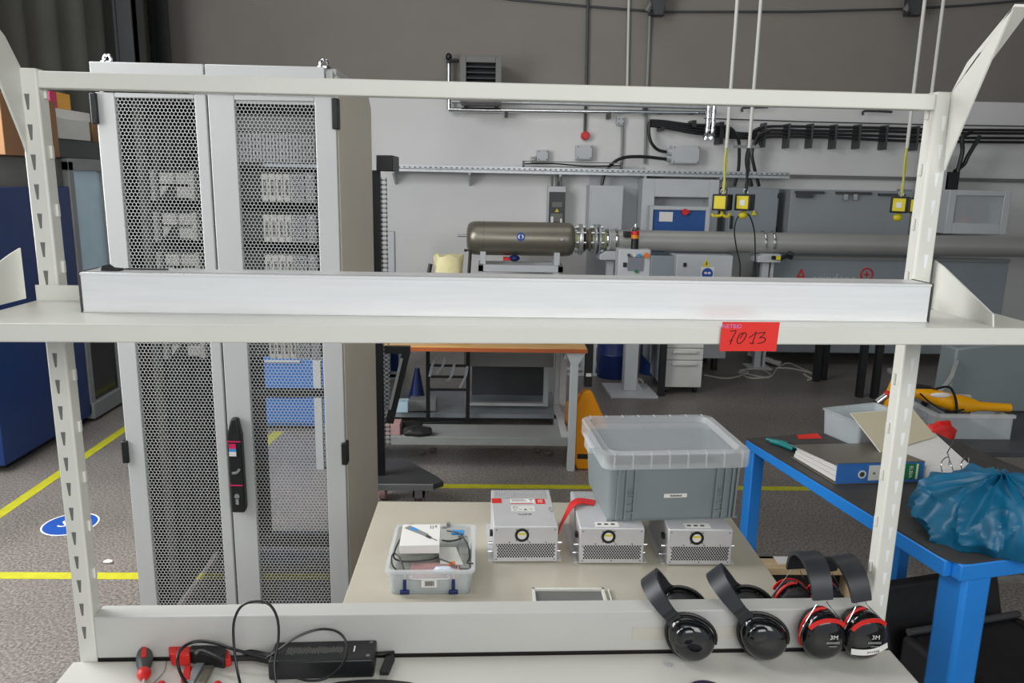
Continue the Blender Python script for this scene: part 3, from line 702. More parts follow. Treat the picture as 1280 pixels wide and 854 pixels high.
t = Thing('signal_tower', 'stack light with red and amber lenses on the operator panel', 'signal light', (cx, Y3+.06, zt))
M0 = Matrix.Translation((cx, Y3+.06, zt))
t.part('tube', MB().lathe([(.03, 0), (.03, h*.42)], M0), K['black']); t.part('amber_lens', MB().lathe([(.031, h*.42), (.031, h*.56)], M0), K['amber'])
t.part('red_lens', MB().lathe([(.031, h*.56), (.031, h*.72)], M0), K['red'])
t.part('cap', MB().lathe([(.032, h*.72), (.036, h*.76), (.028, h*.86), (.012, h*.9), (.008, h)], M0), K['chrome'], label='silver beacon cap')
one('camera_block', MB().box(W(781, 297, y=6.8), W(788, 289, y=6.9)), K['black'], 'small black sensor block above the pipe, left of the signal tower', 'sensor', bev=.005)
# low enclosures under the pipe
Y = 6.82
def lowcab(px0, px1, ptop, label, m, zb=.12, y=Y, d=.5):
    xx0 = W(px0, ptop, y=y).x; xx1 = W(px1, ptop, y=y).x; zt = W((px0+px1)/2, ptop, y=y).z
    t = Thing('machine_enclosure', label, 'enclosure', ((xx0+xx1)/2, y+d/2, 0))
    t.part('enclosure_body', MB().box((xx0, y, zb), (xx1, y+d, zt)), m, bev=.008)
    for a in (xx0+.08, xx1-.08):
        for b in (y+.08, y+d-.08): t.part('foot', MB().cyl((a, b, 0), (a, b, zb), .03), K['black'])
    return t, xx0, xx1, zt
t, a, b, zt = lowcab(846, 917, 319, 'pale enclosure with a warning triangle and a blue goggles sign', K['lgrey'])
q = W(883, 329, y=Y); t.part('warning_triangle', MB().prism([(q.x-.035, q.z-.03), (q.x+.035, q.z-.03), (q.x, q.z+.035)], -Y+.001, -Y+.005, XZ), K['yellow'], label='yellow triangle with black mark')
t.part('triangle_mark', MB().box((q.x-.004, Y-.008, q.z-.018), (q.x+.004, Y-.005, q.z+.012)), K['ink'])
q = W(884, 342, y=Y); s = t.part('safety_sign', MB().box((q.x-.058, Y-.004, q.z-.07), (q.x+.058, Y, q.z+.06)), K['paper'], label='white sign')
t.part('sign_disc', MB().cyl((q.x, Y-.004, q.z), (q.x, Y-.007, q.z), .05, n=28), K['floorblue'], s, label='blue disc'); t.part('sign_goggles', MB().ell((q.x-.016, Y-.008, q.z+.005), (.014, .002, .011)).ell((q.x+.016, Y-.008, q.z+.005), (.014, .002, .011)), K['paper'], s, label='white goggles')
q = W(856, 331, y=Y); t.part('lock', MB().box((q.x-.014, Y-.01, q.z-.018), (q.x+.014, Y, q.z+.018)), K['black'])
t, a, b, zt = lowcab(814, 844, 320, 'blue-grey recessed enclosure between operator panel and pale enclosure', K['bgrey'], y=6.9, d=.42)
t, a, b, zt = lowcab(955, 1262, 326, 'long blue-grey blower machine with red and grey lettering on its front', K['bgrey'], y=7.12, d=.3)
t.part('top_rail', MB().box((a, 7.11, zt), (b, 7.17, zt+.03)), K['grey'])
q = W(1001, 345, y=7.12)
t.part('lettering', text_mb('A', .17, face_y(q.x, 7.117, q.z)), K['red'], label='red letter A')
q2 = W(1042, 347, y=7.12)
t.part('lettering', text_mb('erindcor', .12, face_y(q2.x, 7.117, q2.z-.01)), K['lgrey'], label='pale grey letters')
q3 = W(1083, 343, y=7.12)
t.part('logo', MB().torus((q3.x, 7.116, q3.z), (0, 1, 0), .056, .007, 24, 6).box((q3.x-.028, 7.113, q3.z-.005), (q3.x+.028, 7.117, q3.z+.005)).box((q3.x-.005, 7.113, q3.z-.028), (q3.x+.005, 7.117, q3.z+.028)), K['red'], label='red ring with a cross')
t = Thing('hose_fitting', 'black hose fitting with a yellow tap below the pipe', 'fitting', W(985, 321, y=6.8))
pq = [W(a_, b_, y=6.8) for a_, b_ in ((965, 322), (975, 323), (985, 320), (990, 323))]
t.part('hose', MB().tube(smoothpath(pq, 4), .018, 8), K['cable']); t.part('tap', MB().box(W(970, 325, y=6.78), W(974, 320, y=6.82)), K['yellow'])
t.part('ring', MB().torus(W(987, 319, y=6.8), (.3, 1, 0), .03, .007, 16, 6), K['black'])

# ------------------------------------------------------------------ hanging sockets, y=5
def pendant(px, py, top, dx, label, y=5.0, loop=False, tip=True, sub=7):
    c = W(px, py, y=y); s = .052
    tp = W(top, 0, y=y); jx = W(px+1, 185, y=y)
    t = Thing('hanging_socket', label, 'hanging socket', (c.x, y, c.z-s), group='yellow and black hanging sockets')
    t.part('pull_rod', MB().tube([(c.x, y, 6.2), (c.x, y, jx.z)], .011, 8), K['offw'], label='white rod')
    t.part('cord', MB().tube(smoothpath([(c.x, y, jx.z), (c.x-.004, y, jx.z-.1), (c.x+.005, y, c.z+s+.06), (c.x, y, c.z+s)], 5), .008, 8).tube(smoothpath([(c.x, y, jx.z), (c.x+.012, y, jx.z-.13), (c.x-.004, y, c.z+s+.06), (c.x+.008, y, c.z+s)], 5), .005, 6), K['ycable'] if not loop else K['cable'])
    Mt = Matrix.Translation((c.x, y, c.z)) @ Matrix.Rotation(R(-34), 4, 'Z')
    h = t.part('housing', MB().box((-s, -s, -s), (s, s, s), Mt), K['black'], bev=.006)
    for k in (0, 2):
        Mk = Mt @ Matrix.Rotation(k*PI/2, 4, 'Z')
        t.part('face', MB().box((-s*.72, -s-.004, -s*.78), (s*.72, -s+.002, s*.78), Mk), K['yellow'], h, label='yellow face', bev=.002)
    if label.find('leftmost') < 0: t.part('label', MB().box((-s*.32, -s-.006, -s*.35), (s*.32, -s-.003, s*.3), Mt), K['paper'], h, label='white label')
    t.part('top_eye', MB().torus((c.x, y, c.z+s+.018), (0, 1, 0), .015, .005, 14, 6), K['steel'])
    if tip: t.part('hook', MB().tube(smoothpath([(c.x, y, c.z-s), (c.x, y, c.z-s-.03), (c.x-.05, y, c.z-s-.035), (c.x-.06, y, c.z-s-.02)], 4), .01, 8).tube(smoothpath([(c.x, y, c.z-s-.025), (c.x+.04, y, c.z-s-.04), (c.x+.055, y, c.z-s-.015)], 4), .01, 8), K['yellow'])
    else: t.part('tap', MB().ell((c.x-.005, y, c.z-s-.03), (.03, .022, .024)).cyl((c.x, y, c.z-s), (c.x, y, c.z-s-.03), .012), K['yellow'])
    return t, c
pendant(903, 253, 920, 0, 'hanging socket with a wide yellow hook, leftmost of the four')
t, c = pendant(931, 253, 946, 0, 'hanging socket with a thin black cable loop hanging beneath it', loop=True, tip=False)
pendant(1125, 256, 1158, 0, 'hanging socket on a yellow cord just left of the white post', tip=False)
pendant(1147, 257, 1188, 0, 'hanging socket half hidden behind the white post', tip=False, y=5.3)
pts = [W(a, b, y=5.0) for a, b in ((929, 266), (921, 274), (918, 290), (921, 312), (925, 330), (925, 352), (928, 372), (936, 378), (944, 366), (944, 320), (943, 290), (938, 272), (932, 266))]
one('cable_loop', MB().tube(smoothpath(pts, 6), .0045, 7), K['cable'], 'thin black cable loop hanging in front of the long pipe', 'cable')

# ================================================================== FAR WORKBENCHES
x0, x1, y0, zt = -1.03, .565, 4.3, .755
t = Thing('workbench', 'steel workbench with a varnished wooden top and two grey lower shelves', 'workbench', (-.25, 4.65, 0))
t.part('worktop', MB().box((x0, y0, zt-.028), (x1, 5.02, zt)), K['beech'], bev=.003)
t.part('front_edge', MB().box((x0, y0-.004, zt-.028), (x1+.002, y0, zt-.006)).box((x1, y0, zt-.028), (x1+.003, 5.02, zt-.006)), K['beedge'], label='reddish edge band')
for x in (x0+.02, .475):
    for y in (y0+.01, 4.95):
        t.part('leg', MB().box((x, y, 0), (x+.045, y+.045, zt-.1)).hexa([(x, y, zt-.1), (x+.045, y, zt-.1), (x+.045, y+.045, zt-.1), (x, y+.045, zt-.1), (x-.03, y, zt-.03), (x+.085, y, zt-.03), (x+.085, y+.045, zt-.03), (x-.03, y+.045, zt-.03)]), K['lgrey'], bev=.002)
t.part('lower_shelf', MB().box((x0+.02, y0+.03, .17), (.5, 4.58, .2)).box((x0+.02, y0+.02, .155), (.5, y0+.035, .205)), K['grey'], bev=.002)
t.part('side_rail', MB().box((.44, y0+.05, .68), (.475, 4.95, .72)).box((.44, y0+.05, .2), (.475, 4.95, .23)), K['lgrey'])
# things on the wooden top (their tops peep out under the shelf edge)
one('tool_roll', MB().box((-.32, 4.42, zt), (-.12, 4.52, zt+.02)), K['black'], 'flat black tool lying on the wooden worktop, left one', 'tool', bev=.004)
one('tool_roll', MB().box((.3, 4.42, zt), (.42, 4.46, zt+.016)), K['black'], 'flat black tool lying on the wooden worktop, right one', 'tool', bev=.004)
# second bench behind
t = Thing('workbench', 'plain grey bench with an apron panel and a low shelf, behind the wooden one', 'workbench', (-.1, 5.5, 0))
a, b = -.85, .53
t.part('worktop', MB().box((a, 5.15, .70), (b, 5.8, .725)), K['grey'])
t.part('apron_panel', MB().box((W(580, 450, y=5.2).x, 5.2, .42), (W(692, 450, y=5.2).x, 5.23, .70)), K['grey'])
t.part('low_shelf', MB().box((a, 5.12, .07), (b-.04, 5.7, .1)), K['bgrey'])
for x in (a, b-.07):
    for y in (5.12, 5.72): t.part('leg', MB().box((x, y, 0), (x+.07, y+.05, .70)), K['lgrey'])
t.part('inner_frame', MB().frame((W(582, 468, y=5.25).x, .12), (W(686, 468, y=5.25).x, .42), (W(586, 468, y=5.25).x, .14), (W(680, 468, y=5.25).x, .41), 5.25, 5.29), K['lgrey'])
t.part('back_panel', MB().box((W(590, 468, y=5.6).x, 5.6, .1), (W(682, 468, y=5.6).x, 5.62, .45)), K['dgrey'])
# black rack trolley with yellow sack
YS = 5.06
xa = W(535, 470, y=YS).x; xb = W(585, 470, y=YS).x
t = Thing('sack_stand', 'black tubular stand with rungs holding a pale yellow sack', 'stand', ((xa+xb)/2, YS, 0))
zz = 1.08
for x in (xa, xb): t.part('post', MB().box((x-.013, YS-.013, .06), (x+.013, YS+.013, zz)), K['black'])
for py in (457, 471, 487): 
    z = W(560, py, y=YS).z; t.part('rung', MB().box((xa, YS-.008, z-.008), (xb, YS+.008, z+.008)), K['black'])
t.part('base', MB().box((xa-.03, YS-.02, 0), (xb+.02, YS+.05, .06)), K['black'], bev=.004)
t.part('grip', MB().tube([(xb, YS, zz-.02), (xb+.01, YS, W(577, 313, y=YS).z), (xb-.03, YS, W(577, 313, y=YS).z)], .011, 8), K['black'])
t.part('clip', MB().tube([(xa, YS, zz-.05), (xa+.02, YS, W(542, 330, y=YS).z)], .014, 8), K['black'])
sk = MB(); n = 20
c0 = ((xa+xb)/2, YS+.05); 
prof = []
for j in range(8):
    z = .82+(W(558, 320, y=YS).z-.82)*j/7
    prof.append([( c0[0]+math.cos(2*PI*k/n)*(.115-.02*j/7)*(1+.12*math.sin(5*k+j)), c0[1]+math.sin(2*PI*k/n)*.06*(1+.1*math.cos(3*k)), z+.012*math.sin(k*1.7+j)) for k in range(n)])
vs = [p for r_ in prof for p in r_]; fs = [(j*n+k, j*n+(k+1) % n, (j+1)*n+(k+1) % n, (j+1)*n+k) for j in range(7) for k in range(n)]+[tuple(range(7*n, 8*n))]
one('sack', sk.add(vs, fs), K['sackc'], 'pale yellow sack clipped in the black stand beside the tank', 'sack')
for k, pts in enumerate((((546, 445), (541, 455), (537, 471)), ((556, 447), (553, 458), (546, 468)), ((568, 455), (564, 470), (559, 477)), ((584, 458), (582, 470), (575, 485)))):
    q = [W(a_, b_, y=4.96) for a_, b_ in pts]
    one('plastic_film', MB().strip(smoothpath(q, 4), V(.6, .5, .2), .022, .002), K['foil'], ('%s shiny strip of clear film hanging under the wooden worktop' % ('first', 'second', 'third', 'last')[k]), 'film', group='strips of clear film')
# window-like blue crate at far left and boxes on the shelf
t = Thing('parts_cabinet', 'blue cabinet with pale frame seen behind the black rack trolley', 'cabinet', (-.72, 6.4, 0))
xx = W(484, 470, y=6.4).x; xy = W(503, 470, y=6.4).x
t.part('frame', MB().frame((xx, 0), (xy, .75), (xx+.03, .05), (xy-.03, .7), 6.38, 6.42).box((xx, 6.38, W(490, 468, y=6.4).z-.02), (xy, 6.42, W(490, 468, y=6.4).z+.02)), K['lgrey'])
t.part('blue_panel', MB().box((xx+.01, 6.42, .01), (xy-.01, 6.8, .74)), K['navy'])
one('funnel', MB().cyl((W(520, 497, y=5.25).x, 5.3, .1), (W(521, 497, y=5.25).x, 5.3, .38), .07, .015, 16), K['dblue'], 'dark blue cone standing on the low shelf of the far bench', 'cone')
t = Thing('parts_box', 'grey storage box on the low shelf of the far bench', 'box', (W(525, 505, y=5.14).x, 5.2, .1))
t.part('box_body', pb(MB(), 511, 501, 545, 514, 5.14, .12), K['grey'], bev=.003)
one('plastic_bin', pb(MB(), 488, 503, 510, 516, 5.0, .1), K['glassb'], 'pale blue plastic bin at the left end of the low shelf', 'bin', bev=.004)
one('pink_box', MB().box((-.66, 4.36, .2), (-.52, 4.46, .27)), K['rose'], 'small pink box on the grey lower shelf beside the black trolley', 'box', bev=.003)
one('black_bag', MB().ell((-.42, 4.36, .225), (.09, .05, .03), fn=lambda p: p*(1+.25*noise.noise(p*30))), K['rubber'], 'small crumpled black bag on the front of the grey lower shelf', 'bag')
one('cable_pile', MB().ell((-.5, 4.5, .22), (.1, .04, .02), fn=lambda p: p*(1+.3*noise.noise(p*25))), K['rubber'], 'flat black cloth lying further back on the grey lower shelf', 'cloth')
for k, (px, py) in enumerate(((528, 565), (541, 562), (686, 566), (672, 563))):
    c = W(px, py, z=.012); one('debris', MB().ell(c, (.03, .02, .012), nu=7, nv=5, fn=lambda p: p*(1+.4*noise.noise(p*60+V(k, 0, 0)))), K['scum'], 'small grey scrap on the floor under the workbench, %s' % ('leftmost', 'second from left', 'rightmost', 'second from right')[k], 'scrap', smooth=False)

# black mobile rack trolley beside the server rack
YT = 3.75
xp = W(475, 432, y=YT).x
t = Thing('rack_trolley', 'black mobile frame with slotted rail and base platform, right behind the rack', 'trolley', (xp, YT, 0))
xr = W(481, 432, y=YT).x
t.part('post', MB().box((xp-.03, YT-.02, .2), (xr-.01, YT+.03, W(474, 213, y=YT).z)), K['black'], bev=.003)
rail = MB(); z0_ = .36; z1_ = W(482, 222, y=YT).z
xa_, xb_ = xr-.008, xr+.022
rail.box((xa_, YT, z0_), (xa_+.006, YT+.004, z1_)); rail.box((xb_-.006, YT, z0_), (xb_, YT+.004, z1_))
k = z0_
while k < z1_: rail.box((xa_, YT, k), (xb_, YT+.004, k+.008)); k += .022
t.part('slotted_rail', rail, K['lgrey'])
t.part('top_box', pb(MB(), 470, 194, 491, 214, YT-.1, .25), K['black'], bev=.004)
zz = W(500, 437, y=YT).z
t.part('support_arm', MB().box((xr, YT-.015, zz-.018), (W(513, 436, y=YT).x, YT+.015, zz+.018)), K['black'])
t.part('brace', MB().strip([W(508, 440, y=YT), W(487, 528, y=YT)], V(1, 0, .3), .04, .03), K['black'])
t.part('brace_inlay', MB().strip([W(502, 448, y=YT-.02), W(487, 512, y=YT-.02)], V(1, 0, .3), .014, .004), K['grey'])
zb = .17
pl = [(-.62, 3.62), (-.27, 3.62), (-.22, 3.66), (-.25, 3.72), (-.45, 3.98), (-.62, 3.98)]
t.part('platform', MB().prism(pl, zb, zb+.028), K['dgrey'], bev=.003)
t.part('platform_edge', MB().box((-.62, 3.605, zb), (-.27, 3.62, zb+.03)), K['grey'])
for cx, cy in ((-.345, 3.66), (-.56, 3.9)):
    t.part('caster', MB().cyl((cx-.016, cy, .05), (cx+.016, cy, .05), .05, n=20), K['rose'], label='pinkish wheel')
    t.part('caster_fork', MB().box((cx-.028, cy-.03, .05), (cx-.02, cy+.03, zb)).box((cx+.02, cy-.03, .05), (cx+.028, cy+.03, zb)).box((cx-.028, cy-.03, .12), (cx+.028, cy+.03, zb)), K['grey'])
one('wall_box', pb(MB(), 484, 290, 493, 345, 6.9, .1), K['lgrey'], 'narrow pale box post standing beside the black frame', 'post', bev=.004)

# ------------------------------------------------------------------ pallet jack
YJ = 4.56
t = Thing('pallet_jack', 'yellow pallet jack with a pointed mast plate and black handle, behind the workbench leg', 'pallet jack', (.63, YJ, 0))
cx = W(735, 480, y=YJ-.2).x
ol = [(cx-.066, .05), (cx-.068, .40), (cx-.035, .475), (cx-.015, .49), (cx+.012, .49), (cx+.03, .475), (cx+.20, .12), (cx+.20, .05), (cx+.12, .0), (cx-.05, .0)]
t.part('mast_plate', MB().prism(ol, -(YJ-.16), -(YJ-.22), XZ), K['orange'], bev=.01)
t.part('hydraulic_block', MB().box((cx-.05, YJ-.16, .06), (cx+.1, YJ+.06, .3)).cyl((cx, YJ-.05, .3), (cx, YJ-.05, .42), .04), K['orange'], bev=.006)
q0 = W(735, 470, y=YJ-.1); q1 = W(734, 440, y=YJ-.1)
t.part('handle', MB().box((q0.x-.022, YJ-.13, q0.z-.06), (q0.x+.022, YJ-.08, .75)).tube(smoothpath([(q0.x, YJ-.1, .74), (q0.x+.01, YJ-.1, .80), (q0.x+.1, YJ-.1, .85), (q0.x+.03, YJ-.1, .9), (q0.x-.05, YJ-.1, .85), (q0.x+.01, YJ-.1, .80)], 4), .014, 8), K['black'])
t.part('handle_label', MB().box((q0.x-.016, YJ-.133, .555), (q0.x+.016, YJ-.13, .575)), K['paper'])
for s in (-1, 1):
    t.part('fork', MB().box((cx+s*.06-.05+.06, YJ+.05, .06), (cx+s*.06+.05+.06, YJ+.95, .085)), K['orange'], bev=.004)
    t.part('fork_wheel', MB().cyl((cx+s*.06+.03, YJ+.9, .04), (cx+s*.06+.09, YJ+.9, .04), .04, n=18), K['rubber'])
t.part('steer_wheel', MB().cyl((cx-.055, YJ-.1, .09), (cx-.01, YJ-.1, .09), .09, n=24).cyl((cx+.02, YJ-.1, .09), (cx+.07, YJ-.1, .09), .09, n=24), K['rubber'])
t.part('slot', MB().box((cx-.05, YJ-.224, .07), (cx+.02, YJ-.221, .10)), K['black'])

# ------------------------------------------------------------------ desk with drawer unit
t = Thing('desk', 'long desk on black legs beyond the pallet jack', 'desk', (2.3, 6.3, 0))
t.part('desktop', MB().box((1.37, 5.95, .72), (3.25, 6.68, .75)), K['lgrey'], bev=.003)
for p in ((1.375, 5.96), (3.02, 5.98), (3.13, 5.95), (2.87, 6.48), (2.96, 6.54)):
    t.part('leg', MB().box((p[0], p[1], 0), (p[0]+.05, p[1]+.05, .72)), K['black'])
t.part('side_leg_panel', MB().box((1.36, 6.3, .2), (1.375, 6.6, .72)), K['bgrey'])
xa, xb = 1.425, 1.745
t = Thing('drawer_unit', 'pale drawer unit with bar handles on casters under the desk', 'drawer unit', (1.6, 6.3, 0))
t.part('carcass', MB().box((xa, 6.06, .05), (xb, 6.55, .62)), K['lgrey'], bev=.003)
zs = [.055, .285, .385, .5, .615]
for k in range(4):
    d = t.part('drawer', MB().box((xa+.004, 6.04, zs[k]+.003), (xb-.004, 6.06, zs[k+1]-.003)), K['offw'], bev=.003)
    t.part('handle', MB().box((xa+.06, 6.015, zs[k+1]-.04), (xb-.06, 6.04, zs[k+1]-.02)), K['offw'], d, bev=.004)
for x in (xa+.04, xb-.04):
    for y in (6.1, 6.5): t.part('caster', MB().cyl((x-.012, y, .025), (x+.012, y, .025), .025, n=14).box((x-.016, y-.016, .03), (x+.016, y+.016, .05)), K['black'])
one('drum', MB().lathe([(.001, 0), (.16, 0), (.16, .2), (.165, .21), (.16, .22), (.16, .5), (.001, .5)], Matrix.Translation((1.12, 6.62, 0)), 28), K['dblue'], 'blue drum standing behind the operator panel column', 'drum')
one('drum', MB().lathe([(.001, 0), (.15, 0), (.15, .3), (.001, .3)], Matrix.Translation((1.52, 6.75, 0)), 24), K['navy'], 'dark blue tub right of the operator panel column', 'tub')
t = Thing('stool', 'pale seat on thin legs left of the operator panel column', 'stool', (.92, 6.7, 0))
t.part('seat', MB().box((.76, 6.6, .33), (1.0, 6.85, .40)), K['lgrey'], bev=.02)
for x, y in ((.84, 6.62), (.93, 6.62), (.84, 6.8), (.93, 6.8)): t.part('leg', MB().box((x, y, .02), (x+.02, y+.02, .33)), K['lgrey'])
t.part('base', MB().box((.7, 6.6, .0), (.98, 6.63, .02)).box((.7, 6.8, 0), (.98, 6.83, .02)), K['lgrey'])
one('plug_strip', MB().torus(W(799, 478, z=.03), (.4, 1, .2), .03, .009, 16, 6).box(W(797, 478, z=.03)-V(.03, .02, .02), W(797, 478, z=.03)+V(.0, .02, .03)), K['wcable'], 'white plug and cable eye at the foot of the operator column', 'plug')
# floor cables
for k, (pts, lb) in enumerate(((((880, 469), (910, 473), (935, 466), (925, 463), (950, 462), (963, 470), (940, 473), (922, 466)), 'white cable curling on the floor right of the drawer unit'),
        (((923, 465), (960, 472), (972, 460), (985, 454), (1000, 460), (1024, 471), (1015, 473), (1005, 468)), 'pale looping cable on the floor under the blower machine'),
        (((970, 460), (990, 461), (1012, 466), (1027, 472), (1010, 475)), 'thin pale cable end on the floor near the black desk legs'))):
    one('floor_cable', MB().tube(smoothpath([W(a_, b_, z=.008) for a_, b_ in pts], 5), .008, 6), K['wcable'], lb, 'cable')
t = Thing('plug_board', 'pale plug board lying tilted on the floor among cables', 'plug board', W(955, 450, z=.0))
c = W(955, 452, z=.03)
Mt = Matrix.Translation(c+V(0, 0, .03)) @ Matrix.Rotation(R(-32), 4, 'Z') @ Matrix.Rotation(R(12), 4, 'Y')
t.part('body', MB().box((-.16, -.03, -.02), (.16, .03, .02), Mt), K['wcable'], bev=.006)
t.part('sockets', MB().cyl(Mt @ V(-.1, 0, .02), Mt @ V(-.1, 0, .023), .02, n=16).cyl(Mt @ V(0, 0, .02), Mt @ V(0, 0, .023), .02, n=16).cyl(Mt @ V(.1, 0, .02), Mt @ V(.1, 0, .023), .02, n=16), K['mgrey'])
# mid blue cabinet seen through rack
t = Thing('tool_cabinet', 'blue tool cabinet with drawers standing behind the server rack', 'cabinet', (-1.45, 5.3, 0))
t.part('carcass', MB().box((-2.05, 5.02, .03), (-.95, 5.6, 1.0)), K['nblue'], bev=.006)
for k in range(4):
    d = t.part('drawer', MB().box((-2.03, 5.0, .06+k*.235), (-.97, 5.02, .285+k*.235)), K['nblue'], bev=.003)
    t.part('handle', MB().box((-1.75, 4.985, .25+k*.235), (-1.25, 5.0, .262+k*.235)), K['lgrey'], d)
t.part('plinth', MB().box((-2.0, 5.05, 0), (-1.0, 5.55, .03)), K['black'])

# ================================================================== SERVER RACK
X0, X1, YF, DP = -1.252, -.497, 2.55, .75
ZT = 2.033; ZD = 1.943; xm = -.9
t = Thing('server_rack', 'tall light grey server rack with two perforated doors', 'server rack', ((X0+X1)/2, YF, 0))
RACK = t
YB = YF+.035
t.part('side_panel', MB().box((X1-.012, YB+.012, .03), (X1, YF+DP, ZT-.11)).prism([(YB+.012, ZT-.11), (YF+DP, ZT-.11), (YF+DP, ZT-.06), (YF+DP-.06, ZT-.02), (YB+.012, ZT-.02)], X1-.012, X1, YZ), K['rackside'], label='right side panel')
t.part('side_panel', MB().box((X0, YB+.012, .03), (X0+.012, YF+DP, ZT-.02)), K['rackside'], label='left side panel')
t.part('top_panel', MB().box((X0, YB, ZT-.02), (X1, YF+DP-.06, ZT)), K['rack'], bev=.003)
hd = MB().box((X0, YF-.005, ZD+.006), (xm-.003, YB, ZT)).box((xm+.003, YF-.005, ZD+.006), (X1-.03, YB, ZT)).box((X0, YF, ZD+.006), (X1-.03, YB, ZT-.03)).box((X1-.028, YF+.004, ZD), (X1-.006, YB, ZT-.012))
t.part('header_beam', hd, K['rack'], bev=.002)
fr = MB()
for x in (X0+.004, X1-.03-.004):
    for y in (YB+.02, YF+DP-.05): fr.box((x, y, .02), (x+.03, y+.03, ZT-.02))
t.part('frame_posts', fr, K['dgrey'])
t.part('bottom_frame', MB().box((X0, YB, .04), (X1, YB+.04, .1)).box((X0, YF+DP-.04, .04), (X1, YF+DP, .1)).box((X0, YB, .04), (X0+.04, YF+DP, .1)).box((X1-.04, YB, .04), (X1, YF+DP, .1)), K['dgrey'])
for x in (X0+.06, X1-.06):
    for y in (YB+.06, YF+DP-.06): t.part('foot', MB().cyl((x, y, 0), (x, y, .04), .025, n=14), K['black'])
def eyebolt(px, y):
    c = W(px, 80, y=y); z = ZT
    t.part('eye_bolt', MB().cyl((c.x, y, z), (c.x, y, z+.006), .022, n=16).torus((c.x, y, z+.014), (.3, 1, 0), .013, .005, 16, 6), K['chrome'])
eyebolt(135, YF+.04); eyebolt(405, YF+.04)
# perforated sheet
def perf(x0, x1, z0, z1, pitch, hole, th_):
    vs = []; fs = []
    nc = int((x1-x0)/pitch); nr = int((z1-z0)/(pitch*.8660254))
    Ro = pitch/math.sqrt(3)
    hx = [(math.cos(PI/6+k*PI/3), math.sin(PI/6+k*PI/3)) for k in range(6)]
    for r_ in range(nr+1):
        for c_ in range(nc+1):
            cx_ = x0+pitch*(c_+.5*(r_ % 2)); cz = z0+r_*pitch*.8660254; o = len(vs)
            for (a_, b_) in hx: vs.append((cx_+a_*Ro, 0, cz+b_*Ro))
            for (a_, b_) in hx: vs.append((cx_+a_*hole, 0, cz+b_*hole))
            for (a_, b_) in hx: vs.append((cx_+a_*hole, th_, cz+b_*hole))
            for (a_, b_) in hx: vs.append((cx_+a_*Ro, th_, cz+b_*Ro))
            for k in range(6):
                j = (k+1) % 6
                fs += [(o+k, o+j, o+6+j, o+6+k), (o+6+k, o+6+j, o+12+j, o+12+k), (o+12+k, o+12+j, o+18+j, o+18+k)]
    return vs, fs
def door(xa, xb, ma, mb_, label, hinge_px, hinge_left):
    z0, z1 = .06, ZD; m0, m1 = .16, 1.928
    d = t.part('door', MB().frame((xa, z0), (xb, z1), (ma, m0), (mb_, m1), YF, YF+.022), K['rack'], bev=.003, label=label)
    vs, fs = perf(ma-.004, mb_+.000, m0, m1, .0122, .0060, .0014)
    me = bpy.data.meshes.new('perforated_sheet'); me.from_pydata([(p[0]-t.o.location.x, p[1]+YF+.004-t.o.location.y, p[2]) for p in vs], [], fs); me.update()
    o = bpy.data.objects.new('perforated_sheet', me); COL.objects.link(o); o.parent = d; o.data.materials.append(K['rack']); o['label'] = 'perforated sheet with round holes'
    for z in (1.905, .775):
        x = xa if hinge_left else xb
        t.part('hinge', MB().box((x-.012, YF-.012, z-.06), (x+.008, YF+.03, z+.035 if z > 1.5 else z+.02)), K['black'], d, bev=.003, label='black hinge')
    return d
door(X0+.006, xm-.002, -1.185, -.938, 'left perforated door', 0, True)
dr = door(xm+.004, X1+.002, -.813, -.562, 'right perforated door', 0, False)
# lever handle
c0 = W(294, 524, y=YF-.03); c1 = W(297, 641, y=YF-.03); hx_ = -.866
zt_, zb_ = c0.z, c1.z
hm = MB().prism([(hx_-.022, zb_), (hx_+.022, zb_), (hx_+.026, zb_+.02), (hx_+.024, zt_-.06), (hx_+.014, zt_), (hx_-.008, zt_), (hx_-.024, zt_-.06)], -(YF-.002), -(YF-.032), XZ)
h = t.part('lever_handle', hm, K['black'], dr, bev=.005, label='black lever handle')
yh = YF-.033
# sub details are joined in materials: separate small children on the rack itself
t.part('handle_stripe', MB().box((hx_-.024, yh-.001, zt_-.082), (hx_+.022, yh+.003, zt_-.078)).box((hx_-.024, yh-.001, zb_+.1), (hx_+.022, yh+.003, zb_+.104)), K['magenta'], label='pink lines on the handle')
t.part('handle_badge', MB().box((hx_-.018, yh-.0015, zt_-.105), (hx_+.006, yh+.003, zt_-.088)), K['magenta'], label='pink part of the badge')
t.part('handle_badge', MB().box((hx_-.018, yh-.0015, zt_-.116), (hx_+.006, yh+.003, zt_-.105)), K['skyb'], label='blue part of the badge')
t.part('handle_badge', MB().box((hx_-.018, yh-.0015, zt_-.132), (hx_+.006, yh+.003, zt_-.116)), K['paper'], label='white part of the badge')
t.part('lock_cylinder', MB().cyl((hx_-.0, yh-.002, zb_+.062), (hx_, yh+.004, zb_+.062), .009, n=18).box((hx_-.005, yh-.002, zb_+.032), (hx_+.005, yh+.004, zb_+.056)), K['steel'], label='steel lock cylinder')
t.part('latch_recess', MB().strip(smoothpath([(hx_-.012, yh-.001, zb_+.147), (hx_+.004, yh-.001, zb_+.15), (hx_+.014, yh-.001, zb_+.163)], 3), V(0, 0, 1), .008, .003), K['grey'])
